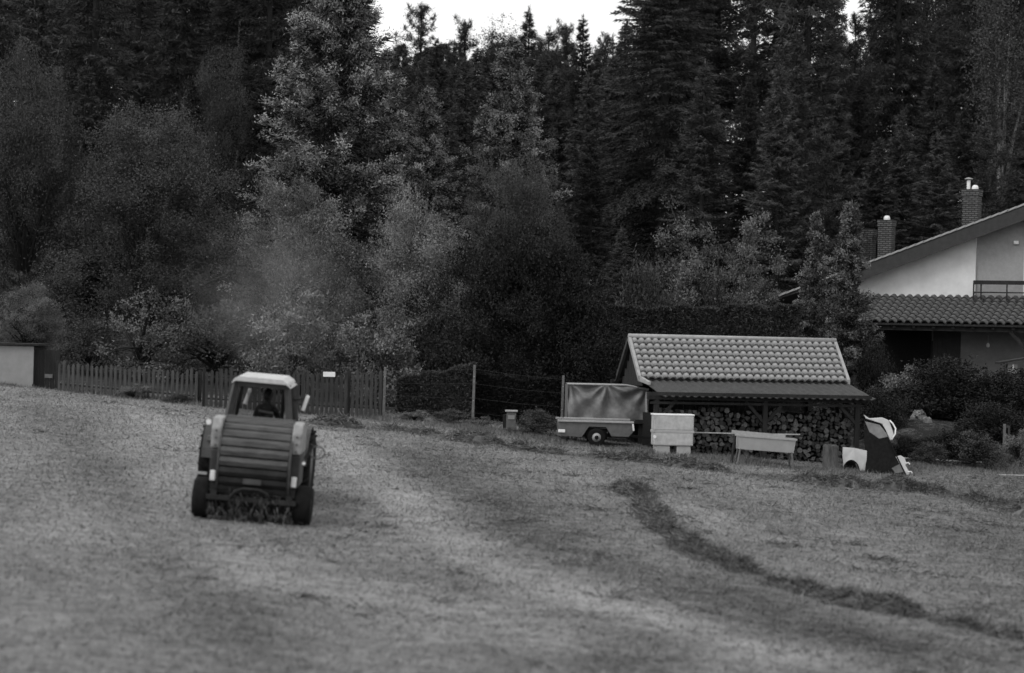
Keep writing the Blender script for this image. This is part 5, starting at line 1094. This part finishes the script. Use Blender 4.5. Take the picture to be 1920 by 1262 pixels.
rg = np.random.default_rng(17); n = 420
pp = np.stack([rg.uniform(-0.8, 0.8, n), rg.uniform(-0.5, -0.2, n), rg.beta(1.5, 2.5, n) * 0.65 + 0.05], -1)
props(link('clinging_hay', leaves('clinging_hay', pp, np.stack([rg.normal(0, 0.5, n), rg.normal(-0.2, 0.4, n), -np.ones(n)], -1), rg.uniform(0.08, 0.25, n), rg.uniform(0.008, 0.018, n), rg.random(n) * 0.5, M['hay'], rg), ba), kind='stuff')
MB().box((0.0, CY - CR_ - 0.01, 0.80), (0.34, 0.02, 0.1)).build('blank_plate', M['side'], ba)
for sx in (-1, 1):
    MB().tube([(sx * 0.66, CY - 0.72, 1.3), (sx * 0.68, CY - 0.78, 1.0), (sx * 0.66, CY - 0.6, 0.66)], 0.014, 6).build('hydraulic_hose', M['black'], ba, True)
    for z_ in (1.42, 1.56, 1.7): MB().lathe([(0.016, 0), (0.016, 0.02)], (sx * 0.765, CY - 0.64 - (0.02 if z_ < 1.6 else 0.035), z_), (0, -1, 0), 8).build('bolt', M['dark_metal'], ba)
# ================================================================== TRACTOR
TY = 3.35
gt0 = Vector((gb.x - 0.30, gb.y + TY, 0)); gt0.z = G(gt0.x, gt0.y)
tc_ = thing('tractor', 'small cab tractor with pale roof pulling the baler away across the field', 'tractor', gt0, RB)
for sx in (-1, 1):
    wheel(tc_, (sx * 0.94, 0, 0.74), 0.75, 0.38, (1, 0, 0), 16, 'trailer', 0.55)
    wheel(tc_, (sx * 0.7, 2.05, 0.42), 0.42, 0.22, (1, 0, 0), 12, 'trailer', 0.55)
    pr = [(0.86 * math.cos(a), 0.74 + 0.86 * math.sin(a)) for a in np.linspace(0.1, 3.0, 14)]; pr2 = [(0.82 * math.cos(a), 0.74 + 0.82 * math.sin(a)) for a in np.linspace(3.0, 0.1, 14)]
    mb = MB(); mb.prism([(sx * 0.86 - 0.2, p[0], p[1]) for p in pr + pr2], (0, 0, 0), (0.4, 0, 0)); mb.build('fender', M['tractor'], tc_)
    MB().box((sx * 0.9, -0.78, 1.25), (0.14, 0.05, 0.1)).build('tail_light', M['trailer'], tc_, bevel=0.01)
MB().tube([(-0.85, 0, 0.74), (0.85, 0, 0.74)], 0.12, 10).build('rear_axle', M['dark_metal'], tc_)
MB().tube([(-0.7, 2.05, 0.42), (0.7, 2.05, 0.42)], 0.06, 10).build('front_axle', M['dark_metal'], tc_)
MB().box((0, 0.6, 0.78), (0.42, 2.2, 0.42)).build('transmission', M['dark_metal'], tc_, bevel=0.04)
hb = MB(); hb.prism([(-0.32, 0.8, 0.95), (0.32, 0.8, 0.95), (0.32, 0.8, 1.42), (0.2, 0.8, 1.52), (-0.2, 0.8, 1.52), (-0.32, 0.8, 1.42)], (0, 0, 0), (0, 1.75, -0.0)); hb.build('bonnet', M['tractor'], tc_, bevel=0.03)
MB().box((0, 2.58, 1.15), (0.5, 0.06, 0.5)).build('grille', M['dark_metal'], tc_)
for sx in (-1, 1): MB().lathe([(0.09, 0), (0.09, 0.06)], (sx * 0.2, 2.58, 1.3), (0, 1, 0), 14).build('headlight', M['white'], tc_)
MB().tube([(0.25, 1.8, 1.45), (0.25, 1.8, 2.1), (0.25, 1.75, 2.2)], 0.04, 10).build('exhaust', M['black'], tc_)
MB().box((0, 0.05, 1.0), (1.36, 1.5, 0.06)).build('cab_floor', M['dark_metal'], tc_)
# cab: posts, sills, roof, panes
cabv = {}
for sx in (-1, 1):
    for (yb, yt) in ((-0.62, -0.48), (0.78, 0.62)):
        MB().beam((sx * 0.72, yb, 1.02), (sx * 0.52, yt, 2.42), 0.10, 0.10).build('cab_post', M['tractor'], tc_)
for z_, hw, y0_, y1_ in ((1.55, 0.65, -0.57, 0.72), (2.38, 0.53, -0.49, 0.63)):
    MB().box((0, y0_, z_), (hw * 2, 0.07, 0.09)).build('cab_rail', M['tractor'], tc_); MB().box((0, y1_, z_), (hw * 2, 0.07, 0.09)).build('cab_rail', M['tractor'], tc_)
    for sx in (-1, 1): MB().box((sx * hw, (y0_ + y1_) / 2, z_), (0.07, y1_ - y0_ - 0.07, 0.09)).build('cab_rail', M['tractor'], tc_)
mb = MB(); mb.prism([(p[0], -0.64, p[1]) for p in [(-0.60, 2.38), (-0.54, 2.48), (-0.45, 2.54), (0.42, 2.54), (0.53, 2.47), (0.61, 2.36), (0.5, 2.43), (-0.5, 2.43)]], (0, 0, 0), (0, 1.45, 0)); mb.build('cab_roof', M['cabroof'], tc_, bevel=0.015)
MB().box((0, -0.6, 1.28), (1.38, 0.03, 0.48)).build('rear_panel', M['tractor'], tc_)
for sx in (-1, 1): MB().box((sx * 0.70, 0.08, 1.28), (0.025, 1.3, 0.48)).build('door_panel', M['tractor'], tc_)
def pane(name, pts): mb = MB(); mb.add(pts, [(0, 1, 2, 3)]); o = mb.build(name, M['glass'], tc_); sm = o.modifiers.new('t', 'SOLIDIFY'); sm.thickness = 0.006
pane('rear_window', [(-0.6, -0.555, 1.60), (0.6, -0.555, 1.60), (0.5, -0.495, 2.34), (-0.5, -0.495, 2.34)])
pane('windscreen', [(-0.6, 0.71, 1.60), (0.6, 0.71, 1.60), (0.5, 0.635, 2.34), (-0.5, 0.635, 2.34)])
for sx in (-1, 1): pane('side_window', [(sx * 0.645, -0.52, 1.60), (sx * 0.645, 0.67, 1.60), (sx * 0.535, 0.6, 2.33), (sx * 0.535, -0.46, 2.33)])
for sx, xx_, yy_ in ((-1, -0.42, 0.95), (1, 0.83, 0.5)):
    MB().tube([(sx * 0.6, 0.62, 2.05), (xx_, yy_, 2.12)], 0.014, 6).build('mirror_arm', M['dark_metal'], tc_)
    MB().box((xx_, yy_, 2.02), (0.075, 0.035, 0.34), Matrix.Rotation(0.26, 3, 'Y')).build('mirror', M['white'], tc_, bevel=0.012)
MB().box((0.1, -0.05, 1.27), (0.46, 0.46, 0.12)).build('seat', M['black'], tc_, bevel=0.03)
MB().box((0.1, -0.29, 1.50), (0.44, 0.09, 0.42), Matrix.Rotation(0.12, 3, 'X')).build('backrest', M['black'], tc_, bevel=0.03)
MB().box((0.1, -0.05, 1.11), (0.3, 0.3, 0.2)).build('seat_base', M['dark_metal'], tc_)
sw = Vector((0.1, 0.42, 1.72)); sax = Vector((0, -0.55, 0.83)).normalized(); e1 = Vector((1, 0, 0)); e2 = sax.cross(e1)
st_ = link('steering_wheel', MB().tube([sw + (e1 * math.cos(q) + e2 * math.sin(q)) * 0.2 for q in np.linspace(0, 6.2832, 25)], 0.016, 8, cap=False).mesh('steering_wheel', M['black'], True), tc_)
MB().tube([sw - sax * 0.02, sw - sax * 0.55], 0.03, 8).build('steering_column', M['dark_metal'], tc_)
for q in (0, 2.1, 4.2): MB().tube([sw, sw + (e1 * math.cos(q) + e2 * math.sin(q)) * 0.2], 0.012, 6).build('spoke', M['black'], st_)

# ================================================================== DRIVER
def skinned(name, nodes, edges, material, parent, sub=2, root_i=0):
    me = bpy.data.meshes.new(name); me.from_pydata([n_[0] for n_ in nodes], edges, []); me.materials.append(material)
    o = link(name, me, parent); o.modifiers.new('skin', 'SKIN'); ly = me.skin_vertices
    if not ly:
        bpy.context.view_layer.objects.active = o; o.select_set(True); bpy.ops.mesh.customdata_skin_add(); o.select_set(False)
    for i, n_ in enumerate(nodes):
        sv = me.skin_vertices[0].data[i]; sv.radius = (n_[1], n_[1]) if not isinstance(n_[1], tuple) else n_[1]; sv.use_root = (i == root_i)
    s_ = o.modifiers.new('sub', 'SUBSURF'); s_.levels = sub; s_.render_levels = sub
    return o
dr = thing('person', 'driver in dark striped top seated in the tractor cab with hands on wheel', 'person', gt0, RB)
X0 = 0.1
HW = [sw + (e1 * -0.95 + e2 * 0.3) * 0.2, sw + (e1 * 0.95 + e2 * 0.3) * 0.2]
nodes = [((X0, -0.08, 1.42), (0.15, 0.12)), ((X0, -0.1, 1.60), (0.15, 0.11)), ((X0, -0.07, 1.80), (0.17, 0.12)), ((X0, -0.03, 1.93), (0.11, 0.09)), ((X0, -0.01, 2.0), 0.06), ((X0, 0.0, 2.06), 0.058)]
edges = [(0, 1), (1, 2), (2, 3), (3, 4), (4, 5)]
for sx, hw in ((-1, HW[0]), (1, HW[1])):
    i = len(nodes)
    nodes += [((X0 + sx * 0.17, -0.04, 1.88), 0.075), ((X0 + sx * 0.25, 0.08, 1.64), 0.055), (tuple(hw + Vector((sx * 0.02, -0.06, 0.02))), 0.034)]
    edges += [(3, i), (i, i + 1), (i + 1, i + 2)]
    i = len(nodes)
    nodes += [((X0 + sx * 0.11, 0.0, 1.40), 0.095), ((X0 + sx * 0.16, 0.36, 1.42), 0.07), ((X0 + sx * 0.16, 0.42, 1.16), 0.05), ((X0 + sx * 0.16, 0.44, 1.08), 0.045), ((X0 + sx * 0.17, 0.58, 1.06), 0.035)]
    edges += [(0, i), (i, i + 1), (i + 1, i + 2), (i + 2, i + 3), (i + 3, i + 4)]
bd = skinned('body', nodes, edges, M['cloth_dark'], dr)
hd = MB(); n1_, n2_ = 18, 12; vs = []; hc = Vector((X0, 0.03, 2.16))
for j in range(n2_ + 1):
    ph = math.pi * j / n2_
    for i in range(n1_):
        q = 2 * math.pi * i / n1_; d_ = Vector((math.cos(q) * math.sin(ph), math.sin(q) * math.sin(ph), math.cos(ph)))
        r_ = Vector((d_.x * 0.078, d_.y * 0.098, d_.z * 0.122))
        if d_.y > 0.2 and d_.z < -0.1: r_ *= 0.96; r_.x *= 0.9
        if d_.y > 0.88 and abs(d_.x) < 0.35 and -0.35 < d_.z < 0.1: r_.y += 0.022          # nose
        if d_.y > 0.8 and 0.0 < abs(d_.z - 0.1) < 0.12 and 0.2 < abs(d_.x) < 0.6: r_.y -= 0.008   # eye sockets
        vs.append(hc + r_)
hd.add(vs, [(j * n1_ + i, j * n1_ + (i + 1) % n1_, (j + 1) * n1_ + (i + 1) % n1_, (j + 1) * n1_ + i) for j in range(n2_) for i in range(n1_)]); hd.build('head', M['skin'], dr, True)
for sx in (-1, 1):
    MB().lathe([(0.012, -0.008), (0.03, 0.0), (0.012, 0.01)], hc + Vector((sx * 0.08, 0.0, -0.01)), (1, 0.3 * sx, 0), 10).build('ear', M['skin'], dr, True)
    MB().lathe([(0.004, -0.005), (0.012, 0.0), (0.004, 0.005)], hc + Vector((sx * 0.03, 0.09, 0.012)), (0, 1, 0), 10).build('eye', M['white'], dr, True)
MB().box(hc + Vector((0, 0.088, -0.055)), (0.045, 0.012, 0.01)).build('mouth', M['cloth_stripe'], dr)
hr = MB(); vs = []
for j in range(9):
    ph = math.pi * 0.8 * j / 8
    for i in range(n1_):
        q = 2 * math.pi * i / n1_; d_ = Vector((math.cos(q) * math.sin(ph), math.sin(q) * math.sin(ph), math.cos(ph)))
        if d_.y > 0.3 and d_.z < 0.45: d_ = Vector((d_.x * 0.9, d_.y * 0.9, max(d_.z, 0.45)))
        vs.append(hc + Vector((d_.x * 0.098, d_.y * 0.115 - 0.008, d_.z * 0.14)))
hr.add(vs, [(j * n1_ + i, j * n1_ + (i + 1) % n1_, (j + 1) * n1_ + (i + 1) % n1_, (j + 1) * n1_ + i) for j in range(8) for i in range(n1_)]); hr.build('hair', M['hair'], dr, True)
MB().prism([(X0 - 0.15, -0.205, 1.86), (X0 + 0.15, -0.205, 1.83), (X0 + 0.15, -0.2, 1.79), (X0 - 0.15, -0.2, 1.82)], (0, 0, 0), (0, 0.06, 0)).build('shirt_stripe', M['cloth_stripe'], dr)
for sx, hw in ((-1, HW[0]), (1, HW[1])):
    w0 = hw + Vector((sx * 0.015, -0.055, 0.02)); nodes = [(tuple(w0), 0.026), (tuple(hw + Vector((sx * 0.012, -0.012, 0.03))), (0.036, 0.018))]; edges = [(0, 1)]
    for f, ln_ in zip((-0.03, -0.01, 0.01, 0.03), (0.9, 1.0, 0.95, 0.75)):
        i = len(nodes); b_ = hw + e2 * f
        nodes += [(tuple(b_ + Vector((0, 0.02 * ln_, 0.026))), 0.009), (tuple(b_ + Vector((-sx * 0.012, 0.03 * ln_, 0.0))), 0.009), (tuple(b_ + Vector((-sx * 0.016, 0.008, -0.022))), 0.008)]
        edges += [(1, i), (i, i + 1), (i + 1, i + 2)]
    i = len(nodes); nodes += [(tuple(hw + Vector((-sx * 0.03, -0.03, 0.02))), 0.011), (tuple(hw + Vector((-sx * 0.034, -0.004, 0.0))), 0.01)]; edges += [(0, i), (i, i + 1)]
    skinned('hand', nodes, edges, M['skin'], dr, 1)

# ================================================================== EXHAUST SMOKE drifting from the tractor
c_ = P(505, 545, 62)
mb = MB(); mb.lathe([(0.01, -3.2), (1.0, -2.6), (1.7, -1.4), (2.0, 0.2), (1.9, 1.6), (1.2, 2.8), (0.01, 3.3)], (0, 0, 0), (-0.80, 0.25, 0.55), 24)
sm_o = mb.build('exhaust_smoke', [], None, True); sm_o.location = c_
m = bpy.data.materials.new('smoke'); m.use_nodes = True; t = m.node_tree; t.nodes.clear()
out_ = t.nodes.new('ShaderNodeOutputMaterial'); pv = t.nodes.new('ShaderNodeVolumePrincipled'); pv.inputs['Color'].default_value = (0.62, 0.62, 0.62, 1); pv.inputs['Anisotropy'].default_value = 0.2
tc = t.nodes.new('ShaderNodeTexCoord'); nz = t.nodes.new('ShaderNodeTexNoise'); nz.inputs['Scale'].default_value = 0.55; nz.inputs['Detail'].default_value = 3
t.links.new(tc.outputs['Object'], nz.inputs['Vector'])
vl = t.nodes.new('ShaderNodeVectorMath'); vl.operation = 'LENGTH'; t.links.new(tc.outputs['Object'], vl.inputs[0])
fo = t.nodes.new('ShaderNodeMapRange'); fo.inputs[1].default_value = 0.4; fo.inputs[2].default_value = 2.7; fo.inputs[3].default_value = 1.0; fo.inputs[4].default_value = 0.0; t.links.new(vl.outputs['Value'], fo.inputs[0])
dn = t.nodes.new('ShaderNodeMapRange'); dn.inputs[1].default_value = 0.38; dn.inputs[2].default_value = 0.68; dn.inputs[3].default_value = 0.0; dn.inputs[4].default_value = 0.12; t.links.new(nz.outputs['Fac'], dn.inputs[0])
mu = t.nodes.new('ShaderNodeMath'); mu.operation = 'MULTIPLY'; t.links.new(fo.outputs[0], mu.inputs[0]); t.links.new(dn.outputs[0], mu.inputs[1]); t.links.new(mu.outputs[0], pv.inputs['Density'])
t.links.new(pv.outputs[0], out_.inputs['Volume']); sm_o.data.materials.clear(); sm_o.data.materials.append(m)
props(sm_o, 'faint exhaust smoke drifting above the plank gate', 'smoke', kind='stuff')
